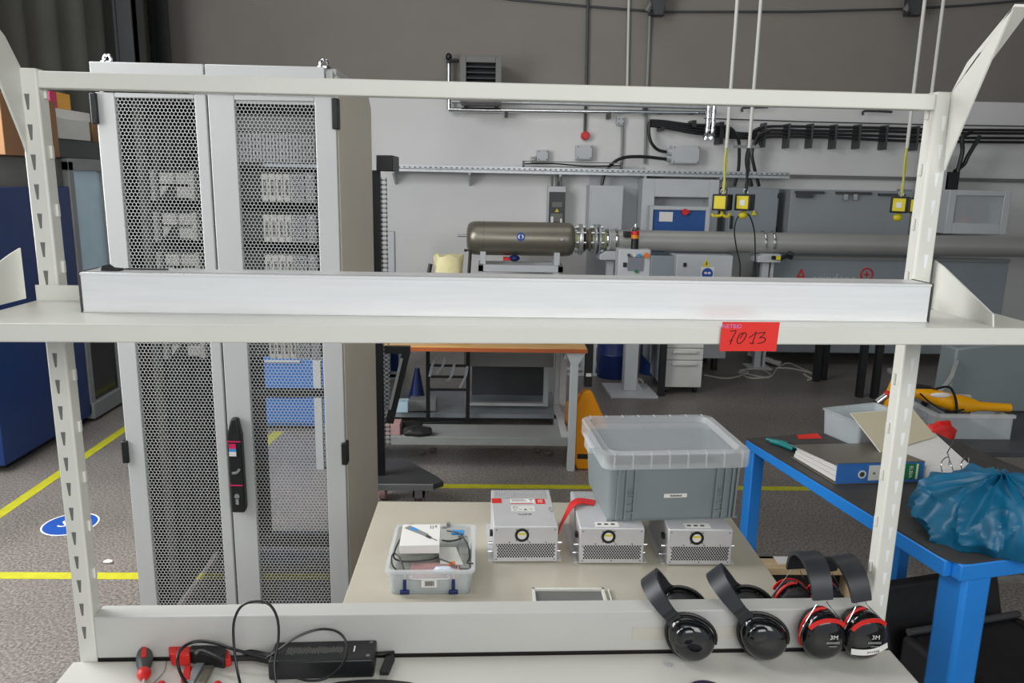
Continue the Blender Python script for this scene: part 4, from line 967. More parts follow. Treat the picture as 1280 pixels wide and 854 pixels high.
# interior
YI = 2.72
def cross(z, h_, m, nm, lab=None, y=YI, d=.02): return t.part(nm, MB().box((-.87 if z > 1.5 else X0+.05, y, z), (X1-.05, y+d, z+h_)), m, label=lab)
cross(1.845, .05, K['grey'], 'cross_rail'); cross(1.725, .012, K['chrome'], 'cross_rail', 'bright cross rail', YI-.02)
cross(.905, .03, K['black'], 'cross_rail', 'black cross rail')
vm = MB()
for k in range(24): vm.box((-.87+k*.0113, YI, 1.742), (-.87+k*.0113+.007, YI+.015, 1.838))
t.part('blank_panel', vm.box((-.87, YI+.015, 1.74), (-.6, YI+.02, 1.84)), K['lgrey'], label='ribbed grey panel')
t.part('mounting_rail', MB().box((-1.2, YI-.02, .1), (-1.18, YI+.02, 1.93)).box((-.59, YI-.02, 1.0), (-.57, YI+.02, 1.93)), K['mgrey'])
t.part('cable_harness', MB().tube(smoothpath([(-1.22, 2.9, 1.9), (-1.2, 2.86, 1.3), (-1.215, 2.9, .7), (-1.2, 2.88, .12)], 5), .03, 8).tube(smoothpath([(-1.2, 2.98, 1.9), (-1.21, 2.96, 1.2), (-1.19, 2.97, .6), (-1.2, 3.0, .12)], 5), .025, 8).tube(smoothpath([(-1.22, 3.1, 1.9), (-1.2, 3.12, 1.1), (-1.21, 3.08, .5), (-1.2, 3.1, .12)], 5), .035, 8), K['dgrey'])
t.part('side_shade_sheet', MB().box((X0+.014, YB+.06, .1), (X0+.018, YF+DP-.05, 1.98)), K['black'], label='black sheet painting the shade inside the rack')  # black colour stands in for shade on the inner side wall
t.part('rear_shade_sheet', MB().box((X0+.014, YF+DP-.02, .1), (-.98, YF+DP-.012, 1.98)).box((X0+.014, YF+DP-.02, 1.05), (X1-.014, YF+DP-.012, 1.98)), K['black'], label='black sheet painting the shade at the back of the rack')  # black sheet darkens the interior in place of real shade
# card subracks
def subrack():
    s = Thing('card_subrack', 'topmost card unit inside the rack', 'card unit', (-.886, YI, 1.607))
    z0 = 1.607; h = .1
    s.part('chassis', MB().box((-1.16, YI+.05, z0), (-.61, YI+.22, z0+h)), K['dgrey'])
    s.part('flange', MB().box((-1.168, YI, z0-.003), (-1.155, YI+.03, z0+h)), K['lgrey'], bev=.001)
    s.part('flange', MB().box((-.64, YI, z0), (-.607, YI+.006, z0+h)), K['lgrey'], bev=.001)
    b = MB()
    for i in range(2):
        for j in range(2):
            xx_ = -1.14+i*.055; zz_ = z0+.008+j*.047
            if i == 0 and j == 0: b.add([(xx_, YI+.01, zz_+.04), (xx_+.03, YI+.01, zz_+.04), (xx_+.0, YI+.01, zz_+.0)], [(0, 2, 1)]); continue
            b.box((xx_, YI+.01, zz_), (xx_+.047, YI+.04, zz_+.038))
    s.part('plug_block', b, K['paper'], bev=.002)
    s.part('side_strip', MB().box((-1.035, YI, z0+.002), (-1.02, YI+.03, z0+h)), K['offw'], bev=.001)
    for k in range(4):
        xx_ = -.79+k*.025
        cd = s.part('card', MB().box((xx_, YI, z0+.002), (xx_+.022, YI+.03, z0+h-.004)), K['paper'], bev=.002)
        s.part('connector', MB().box((xx_+.008, YI-.003, z0+.022), (xx_+.015, YI, z0+h-.025)), K['mgrey'], cd)
    g = MB()
    for i in range(4):
        for j in range(12): g.cyl((-.683+i*.0085+(j % 2)*.004, YI+.003, z0+.01+j*.0072), (-.683+i*.0085+(j % 2)*.004, YI-.0005, z0+.01+j*.0072), .0026, n=6)
    s.part('vent_plate', MB().box((-.69, YI, z0+.002), (-.645, YI+.02, z0+h-.004)), K['lgrey'])
    s.part('vent_holes', g, K['black'])
    s.part('screw', MB().cyl((-.622, YI, z0+h-.012), (-.622, YI-.004, z0+h-.012), .006, n=12), K['chrome'])
    return s
s = subrack(); s.o['group'] = 'card units stacked in the server rack'
for k, lb in enumerate(('second card unit from the top inside the rack', 'third card unit from the top inside the rack', 'fourth card unit from the top, behind the aluminium box', 'lowest card unit inside the rack, just under the shelf')):
    dup(s.o, (s.o.location.x, YI, 1.607-.14*(k+1)), label=lb)

# ================================================================== WHITE TABLE BEHIND THE BEAM
T = .75
t = Thing('packing_table', 'white table behind the beam carrying the grey crate and metal boxes', 'table', (.17, 1.85, 0))
t.part('tabletop', MB().box((-.325, 1.475, T-.025), (.71, 2.158, T)), K['tabtop'], bev=.002)
for x in (-.3, .63):
    for y in (1.5, 2.08): t.part('leg', MB().box((x, y, 0), (x+.05, y+.05, T-.025)), K['white'], bev=.003)
t.part('apron', MB().box((-.27, 2.1, T-.09), (.65, 2.115, T-.025)).box((-.27, 1.52, T-.09), (.65, 1.535, T-.025)), K['white'])

# ------------------------------------------------------------------ the three metal units
def psu_local():
    w_, d_, h_ = .163, .232, .099
    t = Thing('metal_unit', 'x', 'power unit', (.017, 1.783, T), R(1.5))
    t.part('housing', MB().box((0, 0, .002), (w_, d_, h_)), K['psu'], world=False, bev=.0025)
    t.part('base_flange', MB().box((-.012, .01, 0), (w_+.012, d_-.01, .002)), K['psu'], world=False)
    g = MB()
    for r_ in range(8):
        for c_ in range(22):
            x = .012+c_*.0066+(r_ % 2)*.0033; z = .017+r_*.0047
            g.cyl((x, 0, z), (x, -.0006, z), .0024, n=8)
    t.part('front_hole_shade', g, K['black'], world=False, smooth=False, label='rows of dots painted dark as shaded vent holes')  # discs coloured dark for the shade inside vent holes
    g = MB()
    for r_ in range(9):
        for c_ in range(22):
            x = .01+c_*.0066+(r_ % 2)*.0033; y = d_-.008-r_*.0066
            g.cyl((x, y, h_), (x, y, h_+.0005), .0017, n=6)
    t.part('top_hole_shade', g, K['mgrey'], world=False, smooth=False, label='rows of small dots painted as shaded vent holes on top')  # grey discs, again with the hole shade as colour
    s = t.part('sensor_ring', MB().ring((.072, .0005, .076), (0, -1, 0), .0115, .0178, .003, 28), K['black'], world=False, label='black ring')
    t.part('ring_label', MB().cyl((.072, .0, .076), (.072, -.001, .076), .0116, n=24), K['paper'], s, world=False)
    t.part('ring_label_mark', MB().box((.063, -.0016, .0765), (.081, -.0008, .0815)), K['yellow'], s, world=False, label='yellow mark')
    q = MB()
    for x, z in ((.008, .01), (w_/2, .01), (w_-.008, .01), (.008, .09), (w_-.008, .09), (.04, .056), (w_/2+.01, .056), (w_-.03, .056), (.008, .05), (w_-.008, .05), (.058, .062), (.087, .062), (.058, .09), (.087, .09)):
        q.cyl((x, 0, z), (x, -.0014, z), .0018, n=8)
    t.part('rivets', q, K['mgrey'], world=False)
    q = MB()
    for x, sg in ((0, -1), (w_, 1)):
        for y, z in ((.04, .012), (.02, .045)): q.cyl((x, y, z), (x+sg*.012, y, z), .004, n=10)
    t.part('side_screw', q, K['chrome'], world=False)
    t.part('side_connector', MB().box((-.008, .03, .058), (0, .045, .07)), K['black'], world=False)
    return t
P1 = psu_local(); P1.o['label'] = 'metal unit on the white table with red stickers on top, left of the other two'; P1.o['group'] = 'silver metal units on the white table'
p2 = dup(P1.o, (.234, 1.778, T), R(.3), 'middle metal unit on the white table, under the left corner of the crate')
p3 = dup(P1.o, (.456, 1.773, T), R(0), 'rightmost metal unit on the white table, under the right of the crate')
# top stickers of the first unit
h_ = .099
t = P1
s = t.part('red_sticker', MB().box((0.0, .142, h_), (.026, .172, h_+.0008)), K['red'], world=False, label='red sticker at the left edge')
s = t.part('red_sticker', MB().box((.118, .135, h_), (.143, .167, h_+.0008)), K['red'], world=False, label='red sticker with white print')
t.part('sticker_print', text_mb('000', .009, Matrix.Translation((.1305, .1575, h_+.001))).add(*(lambda m: (m.v, m.f))(text_mb('000', .009, Matrix.Translation((.1305, .146, h_+.001))))), K['paper'], s, world=False)
s = t.part('type_label', MB().box((.05, .145, h_), (.115, .17, h_+.0005)), K['paper'], world=False, label='white type label')
q = MB()
for k in range(4): q.box((.053, .151+k*.0045, h_+.0005), (.095-.006*(k % 2), .1522+k*.0045, h_+.0008))
q.box((.1, .163, h_+.0005), (.112, .166, h_+.0008)); q.box((.103, .151, h_+.0005), (.108, .155, h_+.0008))
t.part('label_print', q, K['dgrey'], s, world=False)
t.part('red_line', MB().box((.05, .137, h_), (.11, .1395, h_+.0006)), K['red'], world=False)
s = t.part('approval_label', MB().box((.05, .09, h_), (.113, .125, h_+.0005)), K['offw'], world=False, label='off-white approval label')
q = MB().torus((.061, .112, h_+.0006), (0, 0, 1), .006, .0006, 16, 4)
for k in range(4): q.box((.055+.014*k, .096+(k % 2)*.004, h_+.0005), (.064+.014*k, .0975+(k % 2)*.004, h_+.0008))
q.add([(.083, .098, h_+.0007), (.091, .098, h_+.0007), (.087, .106, h_+.0007)], [(0, 1, 2)])
t.part('label_print', q, K['dgrey'], s, world=False)
t.part('marking', text_mb('VLAF10', .011, Matrix.Translation((.083, .07, h_+.0006))), K['dgrey'], world=False, label='dark stamped marking')
q = MB().tube([(.15, .085, h_+.0006), (.158, .085, h_+.0006), (.158, .095, h_+.0006), (.15, .095, h_+.0006), (.15, .11, h_+.0006), (.158, .11, h_+.0006), (.158, .102, h_+.0006)], .0005, 4)
t.part('symbol', q, K['dgrey'], world=False)
def toplab(o, x0, x1, label):
    th = Thing.__new__(Thing); th.o = o; th.M = Matrix(); th.I = Matrix()
    s = th.part('top_label', MB().box((x0, .008, h_), (x1, .034, h_+.0005)), K['paper'], world=False, label=label)
    q = MB()
    for k in range(3): q.box((x0+.006+k*.017, .017, h_+.0005), (x0+.016+k*.017, .025, h_+.0008))
    th.part('label_print', q, K['dgrey'], s, world=False)
toplab(p2, .04, .10, 'off-white label on top'); toplab(p3, .045, .11, 'off-white label on top')
# red strap between unit 1 and 2
sp = smoothpath([V(.182, 1.835, .80), V(.196, 1.86, .822), V(.222, 1.90, .848), V(.245, 1.925, .856), V(.272, 1.93, .853), V(.29, 1.925, .8515)], 5)
one('red_strap', MB().strip(sp, V(.15, 1, .0), .034, .0015), K['red'], 'short red strap bridging the left and the middle metal unit', 'strap')

# ------------------------------------------------------------------ grey crate with clear lid
L = Thing('storage_crate', 'large grey plastic crate with frosted lid standing on the metal units', 'crate', (.468, 1.965, .8505), R(4.2))
def taper(w0, d0, w1, d1, z0, z1, t_=.004):
    mb = MB()
    def rr(w_, d_, z, r_=.02):
        o = []
        for cx_, cy_, a0 in ((w_/2-r_, d_/2-r_, 0), (-w_/2+r_, d_/2-r_, PI/2), (-w_/2+r_, -d_/2+r_, PI), (w_/2-r_, -d_/2+r_, 1.5*PI)):
            for k in range(5): o.append((cx_+r_*math.cos(a0+k*PI/8), cy_+r_*math.sin(a0+k*PI/8), z))
        return o
    rings = [rr(w0, d0, z0), rr(w1, d1, z1), rr(w1-2*t_, d1-2*t_, z1), rr(w0-2*t_, d0-2*t_, z0+t_)]
    vs = [p for r_ in rings for p in r_]; n = 20; fs = []
    for j in range(3):
        for i in range(n): fs.append((j*n+i, j*n+(i+1) % n, (j+1)*n+(i+1) % n, (j+1)*n+i))
    fs += [tuple(reversed(range(n))), tuple(range(3*n, 4*n))]
    return mb.add(vs, fs)
Hc = .152
L.part('crate_body', taper(.338, .27, .355, .29, 0, Hc), K['bgplastic'], world=False)
def yfront(z): return -(.27+.02*z/Hc)/2
ribs = []
for xs in ((-.148, -.128, -.106), (.106, .128, .148, .160)):
    for x in xs:
        L.part('rib', MB().hexa([(x-.0025, -.135-.007, .004), (x+.0025, -.135-.007, .004), (x+.0025, -.13, .004), (x-.0025, -.13, .004), (x-.0025, -.145-.007, Hc-.002), (x+.0025, -.145-.007, Hc-.002), (x+.0025, -.14, Hc-.002), (x-.0025, -.14, Hc-.002)]), K['bgplastic'], world=False)
q = MB()
for x in (-.117, .117):
    for z in (.022, .043, .062): q.box((x-.011, -.143, z), (x+.011, -.134, z+.003))
    q.tube([(x-.009, -.1425, .068), (x+.009, -.1435, .088)], .0015, 5).tube([(x+.009, -.1425, .068), (x-.009, -.1435, .088)], .0015, 5).torus((x, -.143, .078), (0, 1, 0), .007, .0012, 16, 5)
L.part('rib_lattice', q, K['bgplastic'], world=False)
L.part('bottom_rim', MB().frame((-.172, -.001), (.172, .004), (-.16, 0), (.16, .003), -.137, -.132), K['bgplastic'], world=False)
s = L.part('name_label', MB().box((-.028, -.1425, .062), (.032, -.1385, .072)), K['paper'], world=False, label='white label strip')
q = MB()
for k in range(10): q.box((-.012+k*.0031, -.1432, .065), (-.0098+k*.0031, -.1424, .0695-(k % 3)*.0006))
L.part('label_print', q, K['dgrey'], s, world=False)
# lid
wl, dl = .385, .318; zl = Hc-.006; hl = .042
def rim(w0, d0, w1, d1, z0, z1, t_): return taper(w0, d0, w1, d1, z0, z1, t_)
mb = MB()
def rrect(w_, d_, z, r_=.03, n=6):
    o = []
    for cx_, cy_, a0 in ((w_/2-r_, d_/2-r_, 0), (-w_/2+r_, d_/2-r_, PI/2), (-w_/2+r_, -d_/2+r_, PI), (w_/2-r_, -d_/2+r_, 1.5*PI)):
        for k in range(n): o.append((cx_+r_*math.cos(a0+k*PI/2/(n-1)), cy_+r_*math.sin(a0+k*PI/2/(n-1)), z))
    return o
rings = [rrect(wl, dl, zl), rrect(wl, dl, zl+hl-.004), rrect(wl-.008, dl-.008, zl+hl), rrect(wl-.04, dl-.04, zl+hl), rrect(wl-.052, dl-.052, zl+hl-.012), rrect(wl-.056, dl-.056, zl+hl-.014)]
vs = [p for r_ in rings for p in r_]; n = 24; fs = []
for j in range(len(rings)-1):
    for i in range(n): fs.append((j*n+i, j*n+(i+1) % n, (j+1)*n+(i+1) % n, (j+1)*n+i))
L.part('lid_rim', MB().add(vs, fs), K['clear'], world=False, label='frosted clear lid rim')
L.part('lid_panel', MB().add(rrect(wl-.056, dl-.056, zl+hl-.014)+rrect(wl-.056, dl-.056, zl+hl-.0165), [tuple(range(24)), tuple(reversed(range(24, 48)))]), K['clear2'], world=False, label='clear lid panel')
q = MB(); 
for k in range(8):
    x = -wl/2+.028+k*(wl-.056)/7
    q.box((x-.0012, -dl/2-.0015, zl+.002), (x+.0012, -dl/2+.004, zl+hl)); q.box((x-.0012, dl/2-.022, zl+hl-.002), (x+.0012, dl/2-.002, zl+hl+.0015))
    q.box((x-.0012, -dl/2+.0, zl+hl), (x+.0012, -dl/2+.018, zl+hl+.0012))
L.part('lid_ribs', q, K['clear'], world=False)
L.part('latch', MB().box((-wl/2-.012, -.03, zl-.004), (-wl/2+.002, .03, zl+.02)).box((-wl/2-.012, -.06, zl+.018), (-wl/2, .06, zl+.026)), K['clear'], world=False, bev=.003)
L.part('crate_contents', MB().box((-.15, -.12, .01), (.15, .12, Hc-.05)), K['dgrey'], world=False, label='grey contents under the lid')

# ------------------------------------------------------------------ open plastic case with cables
c_ = Thing('plastic_case', 'clear plastic box with blue latches, filled with cables and small boards', 'plastic box', (-.131, 1.745, T), R(.8))
def tray(w0, d0, w1, d1, h, t_, mat_, th_, nm='case_body'):
    rings = [rrect(w0, d0, 0, .012, 4), rrect(w1, d1, h, .012, 4), rrect(w1-2*t_, d1-2*t_, h, .012, 4), rrect(w0-2*t_, d0-2*t_, t_, .012, 4)]
    vs = [p for r_ in rings for p in r_]; n = 16; fs = []
    for j in range(3):
        for i in range(n): fs.append((j*n+i, j*n+(i+1) % n, (j+1)*n+(i+1) % n, (j+1)*n+i))
    fs += [tuple(reversed(range(n))), tuple(range(3*n, 4*n))]
    return th_.part(nm, MB().add(vs, fs), mat_, world=False)
tray(.185, .225, .198, .238, .062, .002, K['clear2'], c_)
def ringrim(w_, d_, z, t_, h): 
    r_ = [rrect(w_, d_, z, .014, 4), rrect(w_, d_, z+h, .014, 4), rrect(w_-2*t_, d_-2*t_, z+h, .012, 4), rrect(w_-2*t_, d_-2*t_, z, .012, 4)]
    vs = [p for q_ in r_ for p in q_]; n = 16; fs = []
    for j in range(4):
        for i in range(n): fs.append((j*n+i, j*n+(i+1) % n, ((j+1) % 4)*n+(i+1) % n, ((j+1) % 4)*n+i))
    return MB().add(vs, fs)
c_.part('case_rim', ringrim(.208, .248, .058, .009, .006), K['clear'], world=False, label='frosted rim')
c_.part('front_grip', MB().tube(smoothpath([(-.04, -.127, .056), (-.04, -.128, .048), (.04, -.128, .048), (.04, -.127, .056)], 3), .0022, 6), K['clear'], world=False)
for x in (-.058, .054):
    c_.part('blue_latch', MB().box((x-.004, -.127, .016), (x+.004, -.121, .044)).box((x-.011, -.129, .008), (x+.011, -.121, .018)), K['dblue'], world=False, bev=.002, label='dark blue latch')
    c_.part('latch_post', MB().box((x-.002, -.1225, .03), (x+.002, -.118, .06)), K['clear'], world=False)
s = c_.part('code_label', MB().box((-.02, -.1205, .022), (.016, -.118, .042)), K['paper'], world=False, label='white label')
q = MB()
for k in range(12): q.box((-.012+k*.0018, -.1212, .026), (-.0112+k*.0018+(k % 3)*.0003, -.1203, .038))
c_.part('label_print', q, K['dgrey'], s, world=False)
# lid lying open behind (clear)
def cw(x, y, z): return c_.M @ V(x, y, z)
one('metal_clip', MB().box(cw(-.07, .112, .058), cw(-.06, .122, .066)).box(cw(-.062, .112, .062), cw(-.05, .118, .064)), K['steel'], 'small metal clip at the back left of the plastic box', 'clip')
one('metal_clip', MB().box(cw(.028, .112, .06), cw(.038, .124, .07)).box(cw(.018, .110, .058), cw(.03, .118, .062)), K['steel'], 'small metal clip at the back right of the plastic box', 'clip')
# contents
one('foam_layer', MB().box((-.085, -.105, .003), (.085, .105, .03), c_.M), K['pcb'], 'flat boards lying at the bottom of the clear plastic box', 'circuit board', bev=.002)
one('antistatic_bag', MB().hexa([c_.M @ V(*p_) for p_ in ((-.055, -.105, .031), (.07, -.105, .031), (.065, -.03, .031), (-.05, -.03, .031), (-.055, -.105, .038), (.07, -.105, .042), (.065, -.03, .04), (-.05, -.03, .036))]), K['pink'], 'pinkish antistatic bag at the front of the plastic box', 'bag', bev=.003)
one('antistatic_bag', MB().ell(c_.M @ V(.03, -.085, .047), (.028, .014, .007), nu=9, nv=5, fn=lambda p: p*(1+.4*noise.noise(p*150))), K['foil'], 'crinkled shiny bag corner at the front of the plastic box', 'bag', smooth=False)
one('circuit_board', MB().hexa([c_.M @ V(*p_) for p_ in ((.02, -.045, .04), (.075, -.05, .04), (.055, .03, .045), (.01, .03, .045), (.02, -.045, .042), (.075, -.05, .042), (.055, .03, .047), (.01, .03, .047))]), K['offw'], 'pale board lying beside the white product box', 'circuit board')
one('circuit_board', MB().hexa([c_.M @ V(*p_) for p_ in ((.068, -.06, .036), (.09, -.06, .036), (.082, .08, .05), (.06, .08, .05), (.068, -.06, .039), (.09, -.06, .039), (.082, .08, .053), (.06, .08, .053))]), K['pcb'], 'greenish grey board along the right side of the plastic box', 'circuit board')
one('connector', MB().box((.042, .075, .056), (.075, .092, .064), c_.M), K['skyb'], 'light blue connector at the back of the plastic box', 'connector', bev=.002)
one('connector', MB().box((.04, -.06, .044), (.056, -.048, .05), c_.M), K['orangep'], 'small orange connector in the plastic box', 'connector', bev=.002)
for k, (pts, lb) in enumerate(((((.03, .09, .062), (.06, .07, .066), (.07, .05, .062), (.04, .035, .06), (.02, .045, .058)), 'black cable looping behind the white product box'),
        (((.065, .06, .066), (.078, .03, .064), (.088, -.01, .062), (.09, -.05, .06), (.085, -.075, .06), (.098, -.09, .066)), 'black cable running down the right side of the plastic box'),
        (((-.085, .03, .066), (-.09, -.02, .066), (-.088, -.06, .064), (-.06, -.065, .058), (-.01, -.055, .056), (.015, -.04, .056)), 'black cable passing in front of the white product box'),
        (((-.072, -.105, .05), (-.09, -.085, .06), (-.094, -.06, .068), (-.09, -.04, .066), (-.075, -.06, .064), (-.06, -.1, .05)), 'black cable loop in the front left corner of the plastic box'),
        (((.015, -.045, .056), (.03, -.06, .058), (.045, -.075, .06), (.06, -.098, .06)), 'thin black cable crossing the antistatic bag'))):
    one('cable', MB().tube(smoothpath([c_.M @ V(*p_) for p_ in pts], 5), .002, 6), K['cable'], lb, 'cable')
pbx = Thing('product_box', 'white product box with a picture of a pen-like tool, lying on the plastic box', 'product box', c_.M @ V(-.032, .028, .06), R(2))
pbx.part('box_body', MB().box((-.048, -.058, 0), (.048, .058, .022)), K['paper'], world=False, bev=.0012)
pbx.part('pen_body', MB().hexa([(-.03, .05, .0222), (-.044, .036, .0222), (.012, -.012, .0222), (.02, -.0, .0222), (-.03, .05, .0226), (-.044, .036, .0226), (.012, -.012, .0226), (.02, -.0, .0226)]), K['grey'], world=False, label='grey printed pen shape')
pbx.part('pen_blue', MB().hexa([(-.022, .042, .0227), (-.03, .03, .0227), (-.012, .018, .0227), (-.006, .026, .0227), (-.022, .042, .0229), (-.03, .03, .0229), (-.012, .018, .0229), (-.006, .026, .0229)]), K['skyb'], world=False, label='blue printed grip')
pbx.part('pen_tip', MB().hexa([(.016, -.002, .0227), (.012, -.014, .0227), (.024, -.026, .0227), (.028, -.016, .0227), (.016, -.002, .0229), (.012, -.014, .0229), (.024, -.026, .0229), (.028, -.016, .0229)]).tube([(.025, -.02, .0228), (.04, -.034, .0228)], .0012, 5), K['dgrey'], world=False, label='dark printed tip')
pbx.part('print', MB().box((.022, .03, .0222), (.024, .05, .0225)).box((.028, .03, .0222), (.03, .05, .0225)).box((.034, .038, .0222), (.038, .05, .0225)), K['grey'], world=False)
# small grey frame on the table
t = Thing('metal_tray', 'shallow grey tray with white rim on the table just behind the beam', 'tray', (.2, 1.58, T))
t.part('tray_rim', MB().box((.108, 1.49, T), (.116, 1.652, T+.008)).box((.272, 1.49, T), (.28, 1.652, T+.008)).box((.108, 1.644, T), (.28, 1.652, T+.008)).box((.288, 1.49, T), (.292, 1.652, T+.006)).box((.108, 1.483, T), (.292, 1.49, T+.008)), K['white'], bev=.0015)
t.part('tray_floor', MB().box((.116, 1.49, T), (.272, 1.644, T+.002)), K['mgrey'])

# ================================================================== WORKBENCH WITH UPRIGHTS
AU = R(1.45)
U0 = V(0, 1.41, 0)
UM = Matrix.Translation(U0) @ Matrix.Rotation(AU, 4, 'Z')   # local x along the bench, y away
B = Thing('assembly_bench', 'white assembly bench with perforated uprights and a top rail', 'workbench', (0, 1.41, 0), AU)
xL, xR = -.768, .797   # inner faces of the uprights (local x)
B.part('benchtop', MB().box((-.815, -.75, T-.03), (.848, -.012, T)), K['benchtop'], world=False, bev=.003)
for x in (-.79, .77):
    B.part('bench_leg', MB().box((x, -.72, .02), (x+.05, -.67, T-.03)).box((x, -.72, 0), (x+.05, .03, .04)), K['white'], world=False, bev=.003)
# beam between the uprights
B.part('rear_beam', MB().box((xL, -.012, T+.006), (xR, .032, T+.096)), K['beam'], world=False, bev=.0025)
B.part('gap_shade_strip', MB().box((xL, -.010, T-.02), (xR, .02, T+.006)), K['ink'], world=False, label='black strip painting the shade in the gap under the beam')  # solid strip coloured black for the shade in the gap
q = UM.inverted()
B.part('clear_tape', MB().box((.30, -.0128, T+.03), (.60, -.012, T+.058)), mat('greyish_tape', (196, 192, 182), .25, var=.03), world=False, label='greyish tape strip on the beam')
def upright(x0, sgn, nm):
    """x0 = inner face; sgn +1 body extends to +x"""
    xa, xb = (x0, x0+sgn*.034); z1 = 1.868
    u = B.part('upright', MB().box((xa, -.012, 0), (xb, .022, z1)), K['white'], world=False, bev=.0035, label=nm)
    s = MB(); z = .80
    xc = x0+sgn*.019
    while z < 1.84:
        w0, w1 = .0042, .0016
        s.add([(xc-w0, -.0124, z+.026), (xc+w0, -.0124, z+.026), (xc+w1, -.0124, z), (xc-w1, -.0124, z)], [(0, 1, 2, 3)] if True else [])
        s.add([(xc-w0, -.0124, z+.026), (xc+w0, -.0124, z+.026), (xc+w1, -.0124, z), (xc-w1, -.0124, z), (xc-w0, -.0118, z+.026), (xc+w0, -.0118, z+.026), (xc+w1, -.0118, z), (xc-w1, -.0118, z)], [(0, 1, 5, 4), (1, 2, 6, 5), (2, 3, 7, 6), (3, 0, 4, 7)])
        z += .05
    B.part('slots', s, K['slot_lit'] if sgn > 0 else K['mgrey'], u, world=False, smooth=False, label='tapered slots painted bright as if lit from behind' if sgn > 0 else 'tapered slots painted dark for the shade inside')  # flat slots
    h = MB(); z = .82
    while z < 1.84:
        h.box((x0, .004, z), (x0-sgn*.005, .012, z+.022)); z += .1
    B.part('hook_tabs', h, K['white'], u, world=False, bev=.001)
    B.part('foot', MB().box((min(xa, xb)-.01, -.02, 0), (max(xa, xb)+.01, .03, .012)), K['white'], u, world=False)
    return u
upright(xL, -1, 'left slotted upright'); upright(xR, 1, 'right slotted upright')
B.part('top_rail', MB().box((xL, -.010, 1.836), (xR, .018, 1.864)), K['white'], world=False, bev=.002)
# top arm on the right upright (rises toward the viewer)
xA = xR+.034-.006
xw = (UM @ V(xA, 0, 0)).x
pa = [W(1178, 214, x=xw), W(1186, 200, x=xw), W(1210, 143, x=xw), W(1262, 22, x=xw), W(1270, 5, x=xw), W(1210, 78, x=xw), W(1184, 112, x=xw)]
pl = [(p_.y, p_.z) for p_ in pa]
pl[0] = (1.41, pl[0][1]); pl[-1] = (1.42, 1.866)
a_ = B.part('lamp_arm', MB().prism(pl, xw-.002, xw+.002, YZ), K['white'], bev=.001, label='sloping bracket arm')
B.part('arm_flange', MB().hexa([V(xw-.002, pl[-1][0], pl[-1][1]-.004), V(xw+.026, pl[-1][0], pl[-1][1]-.004), V(xw+.026, pl[4][0], pl[4][1]-.004), V(xw-.002, pl[4][0], pl[4][1]-.004), V(xw-.002, pl[-1][0], pl[-1][1]), V(xw+.026, pl[-1][0], pl[-1][1]), V(xw+.026, pl[4][0], pl[4][1]), V(xw-.002, pl[4][0], pl[4][1])]), K['white'], a_)
# left mirror arm
xv = (UM @ V(xL-.034+.006, 0, 0)).x
B.part('lamp_arm', MB().prism([(y-.035, z) for y, z in pl], xv-.002, xv+.002, YZ), K['white'], bev=.001, label='sloping bracket arm')

# ------------------------------------------------------------------ the shelf
ZS = 1.475; AS = R(2.75)
S = Thing('upper_shelf', 'white steel shelf hooked between the two uprights', 'shelf', (0, 1.41, ZS), 0)
def sl(x, y, z): return (x, y, z)
yb0, yb1 = 1.372, 1.412      # back edge y at left / right
yf = lambda x: 1.183+(x-.07)*math.tan(R(2.6))
yb = lambda x: 1.385+(x)*math.tan(AU)
xs0, xs1 = -.80, .93
th_ = .029
S.part('shelf_top', MB().hexa([V(xs0, yf(xs0), ZS-.004), V(xs1, yf(xs1), ZS-.004), V(xs1, yb(xs1), ZS-.004), V(xs0, yb(xs0), ZS-.004), V(xs0, yf(xs0), ZS), V(xs1, yf(xs1), ZS), V(xs1, yb(xs1), ZS), V(xs0, yb(xs0), ZS)]), K['white'], bev=.0015)
S.part('front_lip', MB().hexa([V(xs0, yf(xs0), ZS-th_), V(xs1, yf(xs1), ZS-th_), V(xs1, yf(xs1)+.012, ZS-th_), V(xs0, yf(xs0)+.012, ZS-th_), V(xs0, yf(xs0), ZS-.001), V(xs1, yf(xs1), ZS-.001), V(xs1, yf(xs1)+.012, ZS-.001), V(xs0, yf(xs0)+.012, ZS-.001)]), K['white'], bev=.0025)
S.part('back_lip', MB().hexa([V(-.80, yb(-.8), ZS-.02), V(.79, yb(.79), ZS-.02), V(.79, yb(.79)+.003, ZS-.02), V(-.8, yb(-.8)+.003, ZS-.02), V(-.80, yb(-.8), ZS+.027), V(.79, yb(.79), ZS+.027), V(.79, yb(.79)+.003, ZS+.027), V(-.8, yb(-.8)+.003, ZS+.027)]), K['white'])
for x in (.838, -.83):
    b_ = 1.425+(x-.838)*math.tan(AU)
    S.part('side_bracket', MB().prism([(b_, ZS), (b_, ZS+.09), (b_-.03, ZS+.082), (yf(x)+.02, ZS+.02), (yf(x)+.015, ZS)], x-.0015, x+.0015, YZ), K['white'], label='triangular side bracket')

# red tag
n0 = W(937, 421, y=yf(.36)-.001)
tx0, tx1 = W(902.5, 403, y=yf(.33)).x, W(974.5, 403, y=yf(.4)).x
ty = yf(.36)-.0016
R_ = Thing('paper_tag', 'red paper tag handwritten 7013 hanging from the shelf edge', 'tag', ((tx0+tx1)/2, ty, W(937, 439, y=ty).z), R(2.6))
zt_ = W(937, 402.6, y=ty).z-R_.o.location.z; w_ = (tx1-tx0)/2
R_.part('tag_sheet', MB().hexa([(-w_-.0015, -.0003, 0), (w_-.002, -.0003, 0), (w_-.002, .0003, 0), (-w_-.0015, .0003, 0), (-w_, -.0003, zt_), (w_, -.0003, zt_), (w_, .0003, zt_), (-w_, .0003, zt_)]), K['redtag'], world=False)
R_.part('printed_name', text_mb('NETBID', .0094, face_y(-w_+.016, -.0007, zt_-.0072), .0002), K['lilac'], world=False, label='pale printed name')
